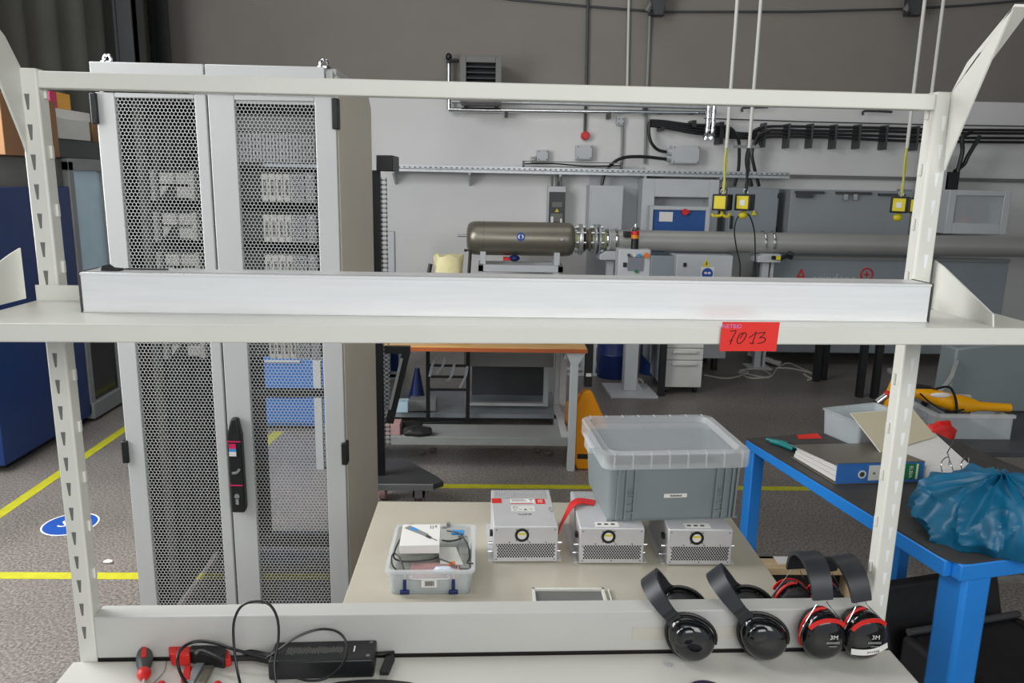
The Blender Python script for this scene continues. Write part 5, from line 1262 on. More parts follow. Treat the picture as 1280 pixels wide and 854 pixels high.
ink = MB()
def pen(pts, r_=.00078): ink.tube(smoothpath([V(x, -.0006, z) for x, z in pts], 4), r_, 5)
cx0 = -w_
def T2(px, py): # tag crop pixels -> local
    return (cx0+(px-150)/930*2*w_, zt_-(py-90)/480*zt_)
pen([T2(285, 235), T2(300, 240), T2(340, 235), T2(378, 238), T2(355, 300), T2(320, 370), T2(300, 460)]); pen([T2(285, 400), T2(335, 385)])
pen([T2(500, 270), T2(450, 290), T2(415, 360), T2(412, 420), T2(440, 445), T2(490, 420), T2(535, 350), T2(550, 295), T2(530, 265), T2(505, 275), T2(455, 360)])
pen([T2(595, 350), T2(650, 310), T2(715, 255), T2(690, 330), T2(660, 430)]); pen([T2(615, 430), T2(650, 445), T2(690, 432)])
pen([T2(735, 275), T2(790, 265), T2(852, 258), T2(820, 310), T2(770, 345), T2(840, 345), T2(868, 375), T2(840, 420), T2(745, 445)])
R_.part('handwriting', ink, K['ink'], world=False, label='black handwritten 7013')

# ------------------------------------------------------------------ aluminium box on the shelf
xb0, xb1 = -.660, .742
AB = Thing('aluminium_profile_box', 'long brushed aluminium box with dark end caps on the white shelf', 'box', ((xb0+xb1)/2, 1.256, ZS), R(.5))
w_ = (xb1-xb0)/2; hb, db = .0655, .062
AB.part('profile_body', MB().box((-w_, 0, 0), (w_, db, hb)), K['alu'], world=False, bev=.0012)
AB.part('edge_bead', MB().box((-w_, -.0015, hb-.0045), (w_, 0, hb-.0005)).box((-w_, -.0015, 0.0003), (w_, 0, .0022)), K['alu'], world=False, bev=.0005, label='raised edge beads')
AB.part('top_seam', MB().box((-w_, .008, hb), (w_, .0092, hb+.0006)), K['grey'], world=False)
for sx in (-1, 1):
    AB.part('end_cap', MB().box((sx*w_, -.002, -.0), (sx*(w_+.003), db+.002, hb+.001)), K['dgrey'], world=False, bev=.0008, label='dark end cap')
q0 = V(W(133, 335, y=1.29).x, 1.29, ZS+hb)
one('rubber_piece', MB().prism([(0, 0), (.03, 0), (.028, .0025), (.014, .0035), (.007, .0085), (.003, .008)], 0, .02, Matrix.Translation(q0+V(0, .0, .0005)) @ XZ) , K['rubber'], 'bent black rubber piece lying on the left end of the aluminium box', 'rubber piece')
one('cable_tie', MB().tube([(q0.x+.03, q0.y, q0.z+.0015), (q0.x+.1, q0.y+.004, q0.z+.0015)], .0013, 6), K['rubber'], 'thin black strip on top of the aluminium box', 'strip')

# ================================================================== EARMUFFS
def muff(label, front, side, D, s, hgt, style, group, drop=.022, cupr=(.043, .026, .050)):
    if style == 'red': cupr = (.0445, .028, .053)
    """front cup centre, s = distance to the back cup along +y, D = direction of the band apex"""
    front = Vector(front); A = Vector(side).normalized(); D = Vector(D); D = (D-A*D.dot(A)).normalized(); Wd = A.cross(D).normalized()
    t = Thing('ear_defenders', label, 'ear defenders', (front.x, front.y+s/2, T), group=group)
    back = front+A*s-V(0, 0, drop)
    Mx = Matrix((tuple((Wd.x, A.x, D.x)), tuple((Wd.y, A.y, D.y)), tuple((Wd.z, A.z, D.z))))
    def egg(p):
        return V(p.x*(1-.12*p.z/.05), p.y, p.z)
    for c, sg in ((front, -1), (back, 1)):
        shell = t.part('ear_cup', MB().ell(c+A*sg*.006, cupr, Mx, 32, 18, egg), K['gloss'], merge=True, label='glossy black cup')
        t.part('cushion', MB().ell(c-A*sg*.018, (cupr[0]*.93, .016, cupr[2]*.93), Mx, 28, 10, egg), K['rubber'], shell, merge=True)
        if style == 'red':
            rim = MB()
            pts = [c-A*sg*.004+Wd*math.cos(a)*cupr[0]*1.0*(1-.12*math.sin(a))+D*math.sin(a)*cupr[2]*1.0 for a in [2*PI*k/36 for k in range(36)]]
            rim.tube(pts[8:22], .003, 8)
            t.part('red_rim', rim, K['red'], shell, label='red rim')
            arc = [c+A*sg*(.006+.020)*1.0*math.cos(b_)*1.0+Wd*0 for b_ in (0,)]
            pts = [c+A*sg*(.006+cupr[1]*math.sqrt(max(0, 1-.72**2-(.62*math.sin(a))**2*.6))*1.02)+D*(.70+.12*math.cos(a*1.0))*cupr[2]*1.0+Wd*math.sin(a)*cupr[0]*.86-D*(1-math.cos(a))*cupr[2]*.45 for a in [-1.15+2.3*k/12 for k in range(13)]]
            t.part('red_band', MB().strip(pts, D, .008, .003), K['red'], shell, label='red arc over the cup')
        else:
            pts = [c-A*sg*.002+Wd*math.cos(a)*cupr[0]*1.08*(1-.1*math.sin(a))+D*math.sin(a)*cupr[2]*1.06 for a in [-1.0+ (PI+2.0)*k/26 for k in range(27)]]
            t.part('yoke', MB().tube(pts, .0035, 8), K['black'], shell)
            t.part('red_line', MB().tube([c-A*sg*.008+Wd*math.cos(a)*cupr[0]*1.0+D*math.sin(a)*cupr[2]*1.0 for a in [2.4+.9*k/8 for k in range(9)]], .0022, 6), K['red'], shell, label='red seal line')
            t.part('cup_dome', MB().ell(c+A*sg*(.006+cupr[1]*.52)+D*.016-Wd*.008*0, (.026, .014, .022), Mx, 24, 12), K['gloss'], shell, merge=True)
    # band
    apex = front+A*(s/2)+D*hgt
    n = 22; pts = []
    z0 = .028 if style == 'red' else .038
    for k in range(n+1):
        a = PI*k/n
        pts.append(front+A*(s/2)*(1-math.cos(a)*.98)+D*(z0+(hgt-z0)*math.sin(a)**.75)-V(0, 0, drop)*(k/n)**2)
    if style == 'red':
        i0, i1 = 2, n-3
        t.part('headband', MB().strip(pts[i0:i1+1], Wd, [.040+.008*math.sin(PI*k/(i1-i0)) for k in range(i1-i0+1)], .0075), K['band'], label='padded headband')
        for c, sg, e in ((front, -1, pts[i0]), (back, 1, pts[i1])):
            for w2 in (-1, 1):
                t.part('wire_arm', MB().tube(smoothpath([e+Wd*w2*.010, e+Wd*w2*.013-D*.012, c+Wd*w2*cupr[0]*.98+D*.018+A*sg*.006, c+Wd*w2*cupr[0]*1.03-D*.004], 5), .0009, 6), K['chrome'])
    else:
        i0, i1 = 0, n
        t.part('headband', MB().strip(pts[1:n], Wd, [.026+.013*math.sin(PI*k/(n-2)) for k in range(n-1)], .008), K['band'], label='padded headband')
        for c, sg, e in ((front, -1, pts[1]), (back, 1, pts[n-1])):
            t.part('band_arm', MB().strip([e+D*.012, e-D*.004, c+D*.045+A*sg*.004], Wd, [.026, .028, .034], .007), K['black'])
    return t, front, A, D, Wd
g = 'ear defenders hung over the white beam'
S_ = .150
ya = UM @ V(0, 0, 0)
def yfr(x): return (UM @ V(x, -.012, 0)).y
A1 = muff('ear defenders with dark band tilted left, leftmost of the four on the beam', (.412, yfr(.41)-.030, T+.056), (.15, .98, 0), (-.70, 0, .71), .150, .118, 'dark', g)
A2 = muff('ear defenders with dark band tilted left, second from the left on the beam', (.560, yfr(.56)-.030, T+.056), (.17, .98, 0), (-.70, 0, .71), .150, .132, 'dark', g)
A3 = muff('red-rimmed ear defenders with upright band, between the dark ones and the labelled pair', (.682, yfr(.68)-.032, T+.062), (-.02, 1, 0), (-.06, 0, 1), .145, .140, 'red', g)
A4 = muff('red-rimmed ear defenders with a white strip label on the cup, nearest the right upright', (.766, yfr(.77)-.034, T+.062), (-.1, 1, 0), (-.12, 0, 1), .140, .134, 'red', g)
for (t, c, A, D, Wd), strip_ in ((A3, False), (A4, True)):
    yo = c.y-.0355
    t.part('logo', text_mb('3M', .013, face_y(c.x+.008, yo-.0005, c.z+.012)), K['offw'], label='white lettering')
    q = MB()
    for k in range(9): q.box((c.x-.006+k*.003, yo-.0003, c.z-.002), (c.x-.0038+k*.003, yo+.0004, c.z+.0022))
    t.part('small_print', q.box((c.x+.0, yo, c.z-.009), (c.x+.016, yo+.0006, c.z-.0075)), K['grey'])
    if strip_:
        pts = [c+V(-.034+.072*k/10, -.0275-.009*math.sin(PI*k/10), -.024+.014*(k/10)**1.5+.004*0) for k in range(11)]
        s = t.part('name_strip', MB().strip(pts, V(0, 0, 1), .0125, .0008), K['paper'], label='white name strip')
        q = MB()
        for k in range(6): q.box((c.x-.006+k*.0042, c.y-.0372, c.z-.0225+k*.0006), (c.x-.0035+k*.0042, c.y-.0358, c.z-.0185+k*.0006))
        t.part('strip_print', q, K['grey'], s)

# ================================================================== THINGS ON THE BENCH
# power adapter
PA = Thing('power_adapter', 'black power adapter brick on the bench against the beam', 'power adapter', (-.316, 1.355, T), R(2.6))
PA.part('brick', MB().box((-.1, -.033, 0), (.1, .033, .04)), K['black'], world=False, bev=.004)
q = MB()
random.seed(3)
for k in range(34):
    x = -.07+k*.0032; q.box((x, -.012+random.random()*.006, .04), (x+.0012, .014-random.random()*.006, .0403))
PA.part('label_print', q, K['mgrey'], world=False)
PA.part('white_mark', MB().box((.058, -.006, .04), (.0605, .012, .0404)), K['paper'], world=False)
PA.part('screw', MB().cyl((.088, -.02, .04), (.088, -.02, .0406), .004, n=12).cyl((.09, .024, .04), (.09, .024, .0406), .004, n=12), K['mgrey'], world=False)
def bcab(pts, r_, m, label, nm='cable', y=None):
    q = []
    for p_ in pts:
        if len(p_) == 3 and p_[2] < 1.2 and p_[2] > .7: q.append(W(p_[0], p_[1], z=p_[2]))
        else: q.append(W(p_[0], p_[1], y=p_[2]))
    return one(nm, MB().tube(smoothpath(q, 6), r_, 8), m, label, 'cable')
bcab([(302, 862, 1.29), (296, 835, 1.315), (292, 800, 1.335), (293, 775, 1.345), (303, 757, 1.35), (322, 752, 1.352), (338, 757, 1.35), (347, 775, 1.345), (348, 800, 1.335), (343, 830, 1.315), (346, 862, 1.29)], .0026, K['cable'], 'tall black cable loop standing in front of the beam')
bcab([(236, 860, .756), (225, 840, .775), (222, 822, .795), (229, 809, .80), (246, 802, .80), (268, 804, .80), (296, 813, .795), (325, 820, .785), (342, 826, .776)], .0030, K['cable'], 'black cable curving over the red clamp into the adapter')
bcab([(332, 824, .78), (345, 815, .795), (370, 797, .812), (398, 787, .82), (420, 789, .822), (432, 801, .815), (433, 818, .806), (424, 836, .80), (405, 849, .796), (385, 851, .793), (372, 848, .793)], .0024, K['cable'], 'thin black cable loop lying over the adapter')
bcab([(268, 815, .765), (290, 812, .765), (315, 816, .765), (340, 822, .768)], .0065, K['cable'], 'thick black cable bundle left of the adapter')
bcab([(270, 824, .760), (295, 823, .758), (318, 823, .758), (338, 827, .76)], .0055, K['rubber'], 'dark cable running under the thick bundle')
bcab([(466, 818, .768), (480, 817, .768), (492, 816, .762)], .004, K['cable'], 'short black cable leaving the right end of the adapter')
one('plug', MB().hexa([W(474, 845, z=T+.001), W(486, 845, z=T+.001), W(494, 826, z=T+.001), W(482, 826, z=T+.001), W(474, 840, z=T+.015), W(484, 840, z=T+.015), W(493, 817, z=T+.018), W(482, 820, z=T+.018)]), K['rubber'], 'black angled plug beside the right end of the adapter', 'plug', bev=.002)
# screwdriver
c0 = W(181, 812, z=T+.016); c1 = W(179, 870, z=T+.014)
dirv = (c1-c0).normalized()
SD = Thing('screwdriver', 'grey and red screwdriver handle pointing down the bench', 'screwdriver', (c0.x, c0.y, T))
def along(o, d_, prof, n=18):
    u = d_.orthogonal().normalized(); w2 = d_.cross(u)
    Mz = Matrix(((u.x, w2.x, d_.x, o.x), (u.y, w2.y, d_.y, o.y), (u.z, w2.z, d_.z, o.z), (0, 0, 0, 1)))
    return MB().lathe(prof, Mz, n)
SD.part('handle', along(c0, dirv, [(.001, 0), (.009, .002), (.0135, .012), (.0155, .03), (.0145, .05), (.010, .065), (.009, .075)]), K['dgrey'], merge=True)
SD.part('red_inlay', MB().strip([c0+dirv*a_+V(0, -.0, b_) for a_, b_ in ((.004, .0095), (.012, .0135), (.03, .0158), (.046, .0152), (.05, .0145))], V(1, 0, 0), .009, .0016), K['red'])
SD.part('collar', along(c0+dirv*.072, dirv, [(.009, 0), (.012, .004), (.013, .012), (.010, .02), (.006, .026)]), K['red'])
SD.part('shaft', along(c0+dirv*.09, dirv, [(.003, 0), (.003, .1), (.001, .108)]), K['chrome'])
# clamp
CL = Thing('bar_clamp', 'red and black bar clamp lying on the bench under the cables', 'clamp', (W(250, 830, z=T).x, W(250, 830, z=T).y, T))
def bq(p_, z0, z1, m, nm, mbv=.003, **k):
    lo = [W(a_, b_, z=z0) for a_, b_ in p_]; hi = [v+V(0, 0, z1-z0) for v in lo]
    return CL.part(nm, MB().hexa(lo+hi), K[m], bev=mbv, **k)
bq([(215, 833), (238, 833), (240, 822), (211, 822)], T+.004, T+.030, 'red', 'red_jaw')
bq([(237, 830), (282, 838), (284, 824), (240, 818)], T+.003, T+.032, 'black', 'slider_body', .005)
bq([(230, 858), (242, 858), (256, 834), (246, 834)], T+.002, T+.012, 'steel', 'bar', .001)
bq([(247, 858), (256, 858), (268, 836), (258, 836)], T+.002, T+.010, 'tank', 'second_bar', .001)
bq([(226, 856), (238, 856), (240, 838), (232, 838)], T+.002, T+.014, 'red', 'red_lever')
bq([(278, 836), (290, 833), (284, 818), (272, 822)], T+.003, T+.022, 'red', 'red_grip')
CL.part('hinge_arcs', MB().tube(smoothpath([W(244, 818, z=T+.036), W(252, 814, z=T+.04), W(268, 820, z=T+.038), W(280, 826, z=T+.034)], 4), .0045, 8), K['black'])
for k, (px, lb) in enumerate(((203, 'small red-handled screwdriver at the bottom edge, right of the grey one'), (273, 'small red-handled screwdriver at the bottom edge, left of the tall cable loop'))):
    c = W(px, 854, z=T+.010)
    t = Thing('screwdriver', lb, 'screwdriver', (c.x, c.y, T))
    t.part('handle', along(c, V(.05, -1, 0).normalized(), [(.001, 0), (.007, .002), (.0095, .010), (.009, .04), (.006, .05), (.005, .056)]), K['red'], merge=True)
    t.part('shaft', along(c, V(.05, -1, 0).normalized(), [(.002, .05), (.002, .12), (.001, .124)]), K['chrome'])
one('wire', MB().tube(smoothpath([W(190, 856, z=T+.002), W(205, 840, z=T+.002), W(208, 827, z=T+.002)], 4), .0006, 5), K['mgrey'], 'very thin grey wire beside the screwdriver', 'wire')
c = W(462, 874, z=T)
one('black_pouch', MB().ell(c+V(0, 0, .0), (.135, .055, .012), fn=lambda p: V(p.x, p.y, max(p.z, 0))), K['rubber'], 'flat black pouch at the lower edge of the view', 'pouch')
c = W(885, 872, z=T)
one('dark_disc', MB().lathe([(.001, 0), (.042, 0), (.043, .004), (.04, .008), (.001, .009)], Matrix.Translation(c), 32), mat('dark_purple_plastic', (52, 36, 70), .4), 'dark purple lid lying at the lower right edge of the bench', 'lid')
one('clear_button', MB().lathe([(.001, 0), (.009, 0), (.008, .004), (.001, .005)], Matrix.Translation(W(835, 831, z=T)), 16), K['clear'], 'tiny clear plastic dome on the bench in front of the ear defenders', 'plastic piece')

# ================================================================== BLUE TABLE
BTM = Matrix.Translation((.985, 2.762, 0)) @ Matrix.Rotation(R(13), 4, 'Z')
BT = Thing('blue_table', 'bright blue steel table with a dark mat, right of the crate', 'table', (.985, 2.762, 0), R(13))
w_, l_ = .78, 1.0; zt = .75
def bt(x, y, z=0): return V(x, -y, z)
r_ = .05
ol = [(0, 0), (w_, 0), (w_, -l_)] + [(r_+.0-math.sin(a)*0-r_*math.sin(a)*1.0+0, -l_+r_-r_*math.cos(a)) for a in [k*PI/2/6 for k in range(7)]]
BT.part('table_mat', MB().prism([(x, y) for x, y in ol], zt-.006, zt), K['mat_'], world=False, label='dark grey table mat')
def rail(a, b, h0=.036, h1=.036):
    a = Vector(a); b = Vector(b); d = (b-a).normalized(); nn = V(-d.y, d.x, 0)*.02
    return MB().hexa([V(a.x, a.y, zt-.004-h0)-nn, V(b.x, b.y, zt-.004-h1)-nn, V(b.x, b.y, zt-.004-h1)+nn, V(a.x, a.y, zt-.004-h0)+nn, V(a.x, a.y, zt-.006)-nn, V(b.x, b.y, zt-.006)-nn, V(b.x, b.y, zt-.006)+nn, V(a.x, a.y, zt-.006)+nn])
BT.part('side_rail', rail((.018, 0, 0), (.018, -l_+.03, 0), .034, .05), K['blue'], world=False, bev=.004)
BT.part('front_rail', rail((.02, -l_+.018, 0), (w_, -l_+.018, 0), .05, .05), K['blue'], world=False, bev=.004)
BT.part('side_rail', rail((w_-.018, 0, 0), (w_-.018, -l_, 0)), K['blue'], world=False, bev=.004)
BT.part('back_rail', rail((0, -.018, 0), (w_, -.018, 0)), K['blue'], world=False, bev=.004)
for x, y, s_ in ((0, -.055, .05), (w_-.055, -.055, .05), (.04, -l_, .09), (w_-.06, -l_, .06)):
    BT.part('leg', MB().box((x, y, 0), (x+s_, y+s_, zt-.008)), K['blue'], world=False, bev=.012 if s_ > .06 else .004)
def bl(x, y, z=zt): return BTM @ V(x, y, z)
# tub
p0 = W(1027, 541, z=zt); p1 = W(1071, 560, z=zt)
dv = (p1-p0); ang = math.atan2(dv.y, dv.x)+PI/2
cent = p0+dv*.5+V(math.cos(ang), math.sin(ang), 0)*.13
TB = Thing('plastic_tub', 'milky clear plastic tub on the blue table behind the open folder', 'tub', cent, ang)
tray(.25, dv.length, .262, dv.length+.01, .098, .003, K['tubp'], TB, 'tub_body')
TB.part('rim', ringrim(.272, dv.length+.02, .094, .009, .005), K['clear'], world=False)
TB.part('contents', MB().box((-.11, -dv.length/2+.01, .005), (.11, dv.length/2-.01, .018)), K['paper'], world=False, label='white parts inside')
# teal glue gun / pliers
a0 = W(966, 552, z=zt+.012); a1 = W(1000, 560, z=zt+.012)
GP = Thing('hot_glue_tool', 'teal and black hand tool lying on the blue table', 'hand tool', (a0+a1)/2-V(0, 0, .012))
d_ = (a1-a0).normalized()
GP.part('blade', MB().tube([a0-d_*.02+V(0, .012, 0), a0+d_*.03+V(0, .008, 0), a0+d_*.07], [.006, .009, .008], 10), K['tealp'])
GP.part('handle', MB().tube([a0-d_*.01, a0+d_*.03, a0+d_*.06], [.009, .012, .010], 10).tube([a0+d_*.025+V(.0, -.005, 0), a0+d_*.05+V(.01, -.045, -.002)], [.010, .008], 10), K['tealp'])
GP.part('body', MB().tube([a0+d_*.055, a0+d_*.09, a0+d_*.11], [.011, .013, .009], 10), K['black'])
GP.part('trigger', MB().tube([a0+d_*.04+V(0, -.0, .004), a0+d_*.075+V(.01, -.03, 0)], .006, 8), K['tealp'])
GP.part('nozzle', MB().tube([a0+d_*.11, a0+d_*.15], [.005, .003], 8), K['offw'])
qp = [W(a_, b_, z=zt+.0006) for a_, b_ in ((998, 549), (1028, 548), (1022, 542), (996, 544))]
one('paper_tag', MB().hexa(qp+[v+V(0, 0, .0006) for v in qp]), K['redtag'], 'red paper tag lying flat on the blue table', 'tag')
# closed binder
b0 = W(1044, 606, z=zt+.001); b1 = W(1153, 603, z=zt+.001)
dx = (b1-b0); bw = dx.length; ba = math.atan2(dx.y, dx.x)
BN = Thing('ring_binder', 'blue lever arch binder lying closed with its spine to the viewer', 'binder', b0, ba)
hB = .073; dB = .25
BN.part('spine', MB().box((0, 0, 0), (bw, .004, hB)), K['nblue'], world=False, bev=.003, label='blue spine')
BN.part('top_cover', MB().hexa([(0, 0, hB-.003), (bw, 0, hB-.003), (bw-.01, dB, .045), (-.03, dB, .045), (0, 0, hB), (bw, 0, hB), (bw-.01, dB, .048), (-.03, dB, .048)]), K['tank'], world=False, label='grey top cover')
BN.part('bottom_cover', MB().hexa([(0, 0, 0), (bw, 0, 0), (bw-.01, dB, 0), (-.03, dB, 0), (0, 0, .003), (bw, 0, .003), (bw-.01, dB, .003), (-.03, dB, .003)]), K['tank'], world=False)
for k in range(3):
    BN.part('page_stack', MB().hexa([(.006, .012, .006+.018*k), (bw-.008, .012, .006+.018*k), (bw-.02, dB-.008, .005+.012*k), (-.022+k*.004, dB-.008, .005+.012*k), (.006, .012, .022+.018*k), (bw-.008, .012, .022+.018*k), (bw-.02, dB-.008, .016+.012*k), (-.022+k*.004, dB-.008, .016+.012*k)]), K['paper'], world=False)
BN.part('finger_ring', MB().ring((.088, 0, .033), (0, -1, 0), .009, .014, .0015, 24), K['offw'], world=False)
BN.part('finger_hole', MB().cyl((.088, 0, .033), (.088, -.0006, .033), .009, n=20), K['dgrey'], world=False)
s = BN.part('spine_label', MB().box((.11, -.001, .012), (.205, 0, .063)), K['offw'], world=False, label='white spine label')
BN.part('label_hole', MB().cyl((.129, -.001, .036), (.129, -.0016, .036), .0045, n=14), K['mgrey'], s, world=False)
s = BN.part('green_label', MB().box((.235, -.001, .012), (.288, 0, .066)), K['gcard'], world=False, label='green label end')
BN.part('label_text', text_mb('ELBIA', .017, Matrix.Translation((.256, -.0014, .038)) @ Matrix.Rotation(PI/2, 4, 'Y') @ Matrix.Rotation(PI/2, 4, 'X')), K['paper'], s, world=False)
BN.part('label_edge', MB().box((.274, -.0014, .013), (.281, -.0008, .065)), K['paper'], s, world=False)
# open binder
o0 = V(*(W(1100, 592, z=zt+.002)));
OB = Thing('open_binder', 'open folder with a raised cream cover and a thick stack of white pages', 'binder', (1.42, 2.5, zt), R(4))
def q4(name, pts, m, z0=None, th_=.002, label=None, parent=None):
    return OB.part(name, MB().hexa(list(pts)+[v+V(0, 0, th_) for v in pts]), K[m], parent, label=label)
P_ = lambda px, py, z: W(px, py, z=z)
zz = zt
pg = [P_(1100, 583, zt+.026), P_(1206, 597, zt+.026), P_(1262, 600, zt+.026), P_(1168, 544, zt+.055)]
# page stack
lo = [P_(1099, 560, zt+.055), P_(1158, 583, zt+.055), P_(1222, 590, zt+.055), P_(1168, 541, zt+.055), P_(1098, 546, zt+.055)]
ps = MB(); n5 = 5
top = [v for v in lo]; bot = [V(v.x, v.y, zt+.006) for v in lo]
ps.add(bot+top, [tuple(reversed(range(5))), tuple(range(5, 10))]+[(i, (i+1) % 5, 5+(i+1) % 5, 5+i) for i in range(5)])
OB.part('page_stack', ps, K['paper'], smooth=False)
cb = [V(v.x, v.y, zt) for v in lo]
OB.part('rear_cover', MB().add(cb+[v+V(0, 0, .005) for v in cb], [tuple(reversed(range(5))), tuple(range(5, 10))]+[(i, (i+1) % 5, 5+(i+1) % 5, 5+i) for i in range(5)]), K['card'])
# raised cover: lower edge at the stack, upper edge further back and higher
ca = W(1101, 566, z=zt+.06); cb_ = W(1170, 546, z=zt+.058); cc = W(1141, 511, y=ca.y+.24); cd = W(1063, 517, y=ca.y+.20)
OB.part('raised_cover', MB().hexa([ca, cb_, cc, cd]+[v+V(0, .004, .001) for v in (ca, cb_, cc, cd)]), K['cream'], label='cream inner cover')
OB.part('cover_edge', MB().tube([ca, cd], .0022, 6).tube([cd, cc], .0016, 6), K['offw'])
for a_ in (1178, 1203):
    q0_ = W(a_, 590, z=zt+.056); OB.part('ring_arch', MB().tube(smoothpath([q0_, q0_+V(-.005, .005, .025), q0_+V(.015, .02, .04), q0_+V(.035, .03, .035), q0_+V(.04, .035, .01)], 5), .0018, 6), K['chrome'])
OB.part('lever', MB().tube([W(1192, 590, z=zt+.058), W(1184, 566, z=zt+.09), W(1192, 552, z=zt+.1)], .0018, 6), K['chrome'])
# teal bag
c = W(1245, 646, z=zt+.045)
def crump(p):
    a = math.atan2(p.y, p.x); r_ = p.length
    rg = (1-min(1, 2.2*abs(noise.noise(V(math.cos(a)*2.6, math.sin(a)*2.6, p.z*7+r_*4)))))**2
    rg2 = (1-min(1, 2.5*abs(noise.noise(p*11+V(5, 2, 1)))))**2
    f = .92+.22*noise.noise(p*6+V(1, 7, 3))+.16*rg+.07*rg2
    q_ = p*f
    if q_.z < -.045: q_.z = -.045
    return q_
BG = one('plastic_bag', MB().ell(c, (.205, .20, .115), Matrix.Rotation(R(-30), 3, 'Z'), 150, 90, crump), K['teal'], 'crumpled teal plastic bag lying on the front of the blue table', 'bag')
# beyond the table: cart with yellow tool etc.
CT = Thing('cart', 'dark grey cart beyond the blue table', 'cart', (2.35, 3.6, 0))
CT.part('top_tray', MB().box((1.98, 3.2, .52), (3.1, 3.95, .55)), K['dgrey'], bev=.004)
for x in (2.0, 3.02):
    for y in (3.23, 3.88): CT.part('leg', MB().box((x, y, .06), (x+.04, y+.04, .52)), K['dgrey']); CT.part('caster', MB().cyl((x+.01, y+.02, .03), (x+.035, y+.02, .03), .03, n=16), K['rubber'])
yy = 3.45
def cp(px, py, y=yy): return W(px, py, y=y)
YT_ = Thing('yellow_lifting_arm', 'yellow enamelled tool arm lying on the dark cart behind the white post', 'tool', V(cp(1180, 505).x, yy, .55))
YT_.part('arm', MB().tube([cp(1140, 490), cp(1160, 494), cp(1190, 503), cp(1207, 506), cp(1225, 508), cp(1262, 510)], [.02, .035, .042, .042, .022, .02], 14), K['ygold'])
YT_.part('upright_piece', MB().tube([cp(1108, 512), cp(1113, 492), cp(1122, 468), cp(1128, 450)], [.018, .022, .016, .02], 10), K['ygold'])
YT_.part('sticker', MB().ell(cp(1176, 494, yy-.036), (.05, .006, .012)), K['paper'], label='pale sticker')
YT_.part('foot', MB().box((cp(1195, 515).x-.03, yy-.03, .55), (cp(1195, 515).x+.05, yy+.04, cp(1195, 508).z)).box((cp(1112, 512).x-.03, yy-.03, .55), (cp(1112, 512).x+.03, yy+.03, cp(1112, 508).z)), K['dgrey'])
YT_.part('hose', MB().tube(smoothpath([cp(1090, 505), cp(1110, 492), cp(1140, 486), cp(1170, 488)], 5), .010, 8), K['cable'])
YT_.part('loop', MB().tube(smoothpath([cp(1170, 486, yy-.05), cp(1186, 484, yy-.06), cp(1194, 497, yy-.06), cp(1196, 515, yy-.05), cp(1192, 530, yy-.05)], 5), .006, 6).tube(smoothpath([cp(1150, 492, yy-.05), cp(1165, 505, yy-.06), cp(1185, 515, yy-.06), cp(1205, 512, yy-.05)], 5), .004, 6), K['cable'])
SPC = Thing('silver_tube', 'silver tube with a red end leaning beside the yellow upright piece', 'tube', cp(1096, 506, 3.4))
SPC.part('tube_body', MB().tube([cp(1096, 503, 3.4), cp(1108, 494, 3.4)], .016, 10).tube([cp(1108, 494, 3.4), cp(1112, 491, 3.4)], .011, 8), K['chrome'])
SPC.part('red_end', MB().ell(cp(1109, 493, 3.4), (.018, .018, .018), nu=14, nv=8), K['red'])
CRt = Thing('clear_crate', 'clear plastic crate standing on the dark cart, behind the open folder', 'crate', V(cp(1215, 550, 3.42).x, 3.5, .55))
xx0, xx1 = cp(1168, 545, 3.36).x, cp(1262, 545, 3.36).x
CRt.part('crate_wall', MB().box((xx0, 3.36, .55), (xx0+.004, 3.7, .66)).box((xx1, 3.36, .55), (xx1+.004, 3.7, .66)).box((xx0, 3.36, .55), (xx1, 3.364, .66)).box((xx0, 3.7, .55), (xx1, 3.704, .66)), K['clear2'])
CRt.part('crate_rim', MB().box((xx0-.01, 3.35, .655), (xx1+.01, 3.37, .67)).box((xx0-.01, 3.69, .655), (xx1+.01, 3.71, .67)).box((xx0-.01, 3.35, .655), (xx0+.01, 3.71, .67)), K['clear'])
one('red_pouch', MB().ell(V(cp(1176, 527, 3.27).x, 3.27, .605), (.075, .04, .06), nu=20, nv=12, fn=lambda p: p*(1+.35*noise.noise(p*28))), K['red'], 'crumpled red pouch on the cart below the yellow arm', 'pouch')
one('black_tool_bag', MB().ell(V(cp(1158, 520, 3.8).x-.05, 3.8, .625), (.1, .1, .07), nu=20, nv=12, fn=lambda p: p*(1+.3*noise.noise(p*18))), K['rubber'], 'black tool bag on the cart behind the red pouch', 'bag')
one('grey_bin', MB().hexa([V(cp(1180, 530, 3.8).x, 3.8, .551), V(cp(1290, 540, 3.8).x, 3.8, .551), V(cp(1290, 540, 3.8).x, 3.94, .551), V(cp(1180, 530, 3.8).x, 3.94, .551), cp(1196, 436, 3.8), cp(1290, 425, 3.8), cp(1290, 425, 3.8)+V(0, .14, 0), cp(1196, 436, 3.8)+V(0, .14, 0)]), K['bgplastic'], 'tall pale blue-grey plastic panel standing on the cart at the right edge', 'panel', bev=.01)
one('grey_hook_arm', MB().tube(smoothpath([cp(1172, 492, 3.76), cp(1182, 482, 3.76), cp(1190, 470, 3.78), cp(1197, 450, 3.78)], 4), .014, 8), K['grey'], 'grey bent handle in front of the blue-grey panel', 'handle')
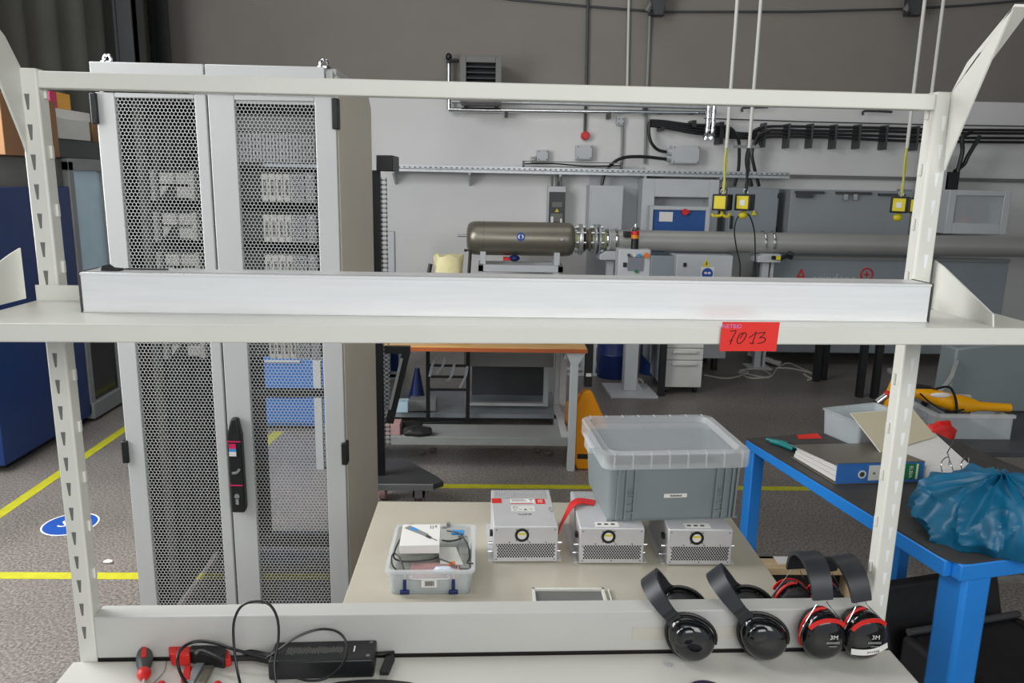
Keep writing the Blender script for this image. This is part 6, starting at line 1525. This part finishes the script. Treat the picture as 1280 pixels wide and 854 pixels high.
one('pale_support', MB().box((3.02, 5.4, 0), (3.03, 5.44, .36)).box((3.06, 5.4, 0), (3.07, 5.44, .36)).box((2.98, 5.38, .34), (3.12, 5.5, .37)), K['grey'], 'small pale stand on two legs far behind the white post', 'stand')
# wooden crate on the floor
WC = Thing('wooden_box', 'open pale wooden box on the floor between the tables', 'wooden box', (1.2, 2.56, 0))
fr = MB().box((.98, 2.4, 0), (1.0, 2.69, .3)).box((1.36, 2.4, 0), (1.38, 2.69, .3)).box((.98, 2.4, 0), (1.38, 2.69, .02)).box((.98, 2.67, 0), (1.38, 2.69, .3)).box((.98, 2.6, .27), (1.38, 2.69, .3)).box((.98, 2.4, 0), (1.1, 2.42, .3))
WC.part('box_body', fr, K['wood'], bev=.002)
WC.part('painted_shade', MB().box((1.001, 2.665, .021), (1.359, 2.669, .27)).box((1.001, 2.42, .0205), (1.359, 2.669, .023)), K['black'])  # black sheets paint the shadow inside the box
WC.part('corner_block', MB().box((1.06, 2.42, .02), (1.1, 2.46, .27)), K['wood'])
one('paper_sheet', MB().box((1.1, 2.63, .3), (1.26, 2.685, .302)), K['paper'], 'white paper lying on the wooden box', 'paper')
# black cases on the floor at the right
BC = Thing('black_case', 'black ribbed equipment case lying open on the floor under the blue table', 'case', (1.6, 2.35, 0), R(14))
BC.part('case_shell', MB().box((-.2, -.32, 0), (.3, .0, .22)), K['rubber'], world=False, bev=.02)
BC.part('case_lid', MB().hexa([(-.2, .0, .02), (.3, 0, .02), (.3, .05, .02), (-.2, .05, .02), (-.22, .1, .34), (.3, .1, .34), (.3, .14, .34), (-.22, .14, .34)]), K['rubber'], world=False, bev=.012)
BC.part('handle_bar', MB().tube([(-.19, -.02, .235), (.28, -.02, .235)], .012, 10), K['dgrey'], world=False)
BC.part('ridge', MB().box((-.17, -.3, .22), (-.15, -.04, .228)).box((.24, -.3, .22), (.26, -.04, .228)), K['black'], world=False)
BC.part('latch', MB().box((-.1, -.33, .1), (-.04, -.32, .16)).box((.12, -.33, .1), (.18, -.32, .16)), K['grey'], world=False)
SC.view_settings.view_transform = 'Standard'; SC.view_settings.look = 'None'; SC.view_settings.gamma = 1
SC.view_settings.use_curve_mapping = False; SC.view_settings.exposure = 0
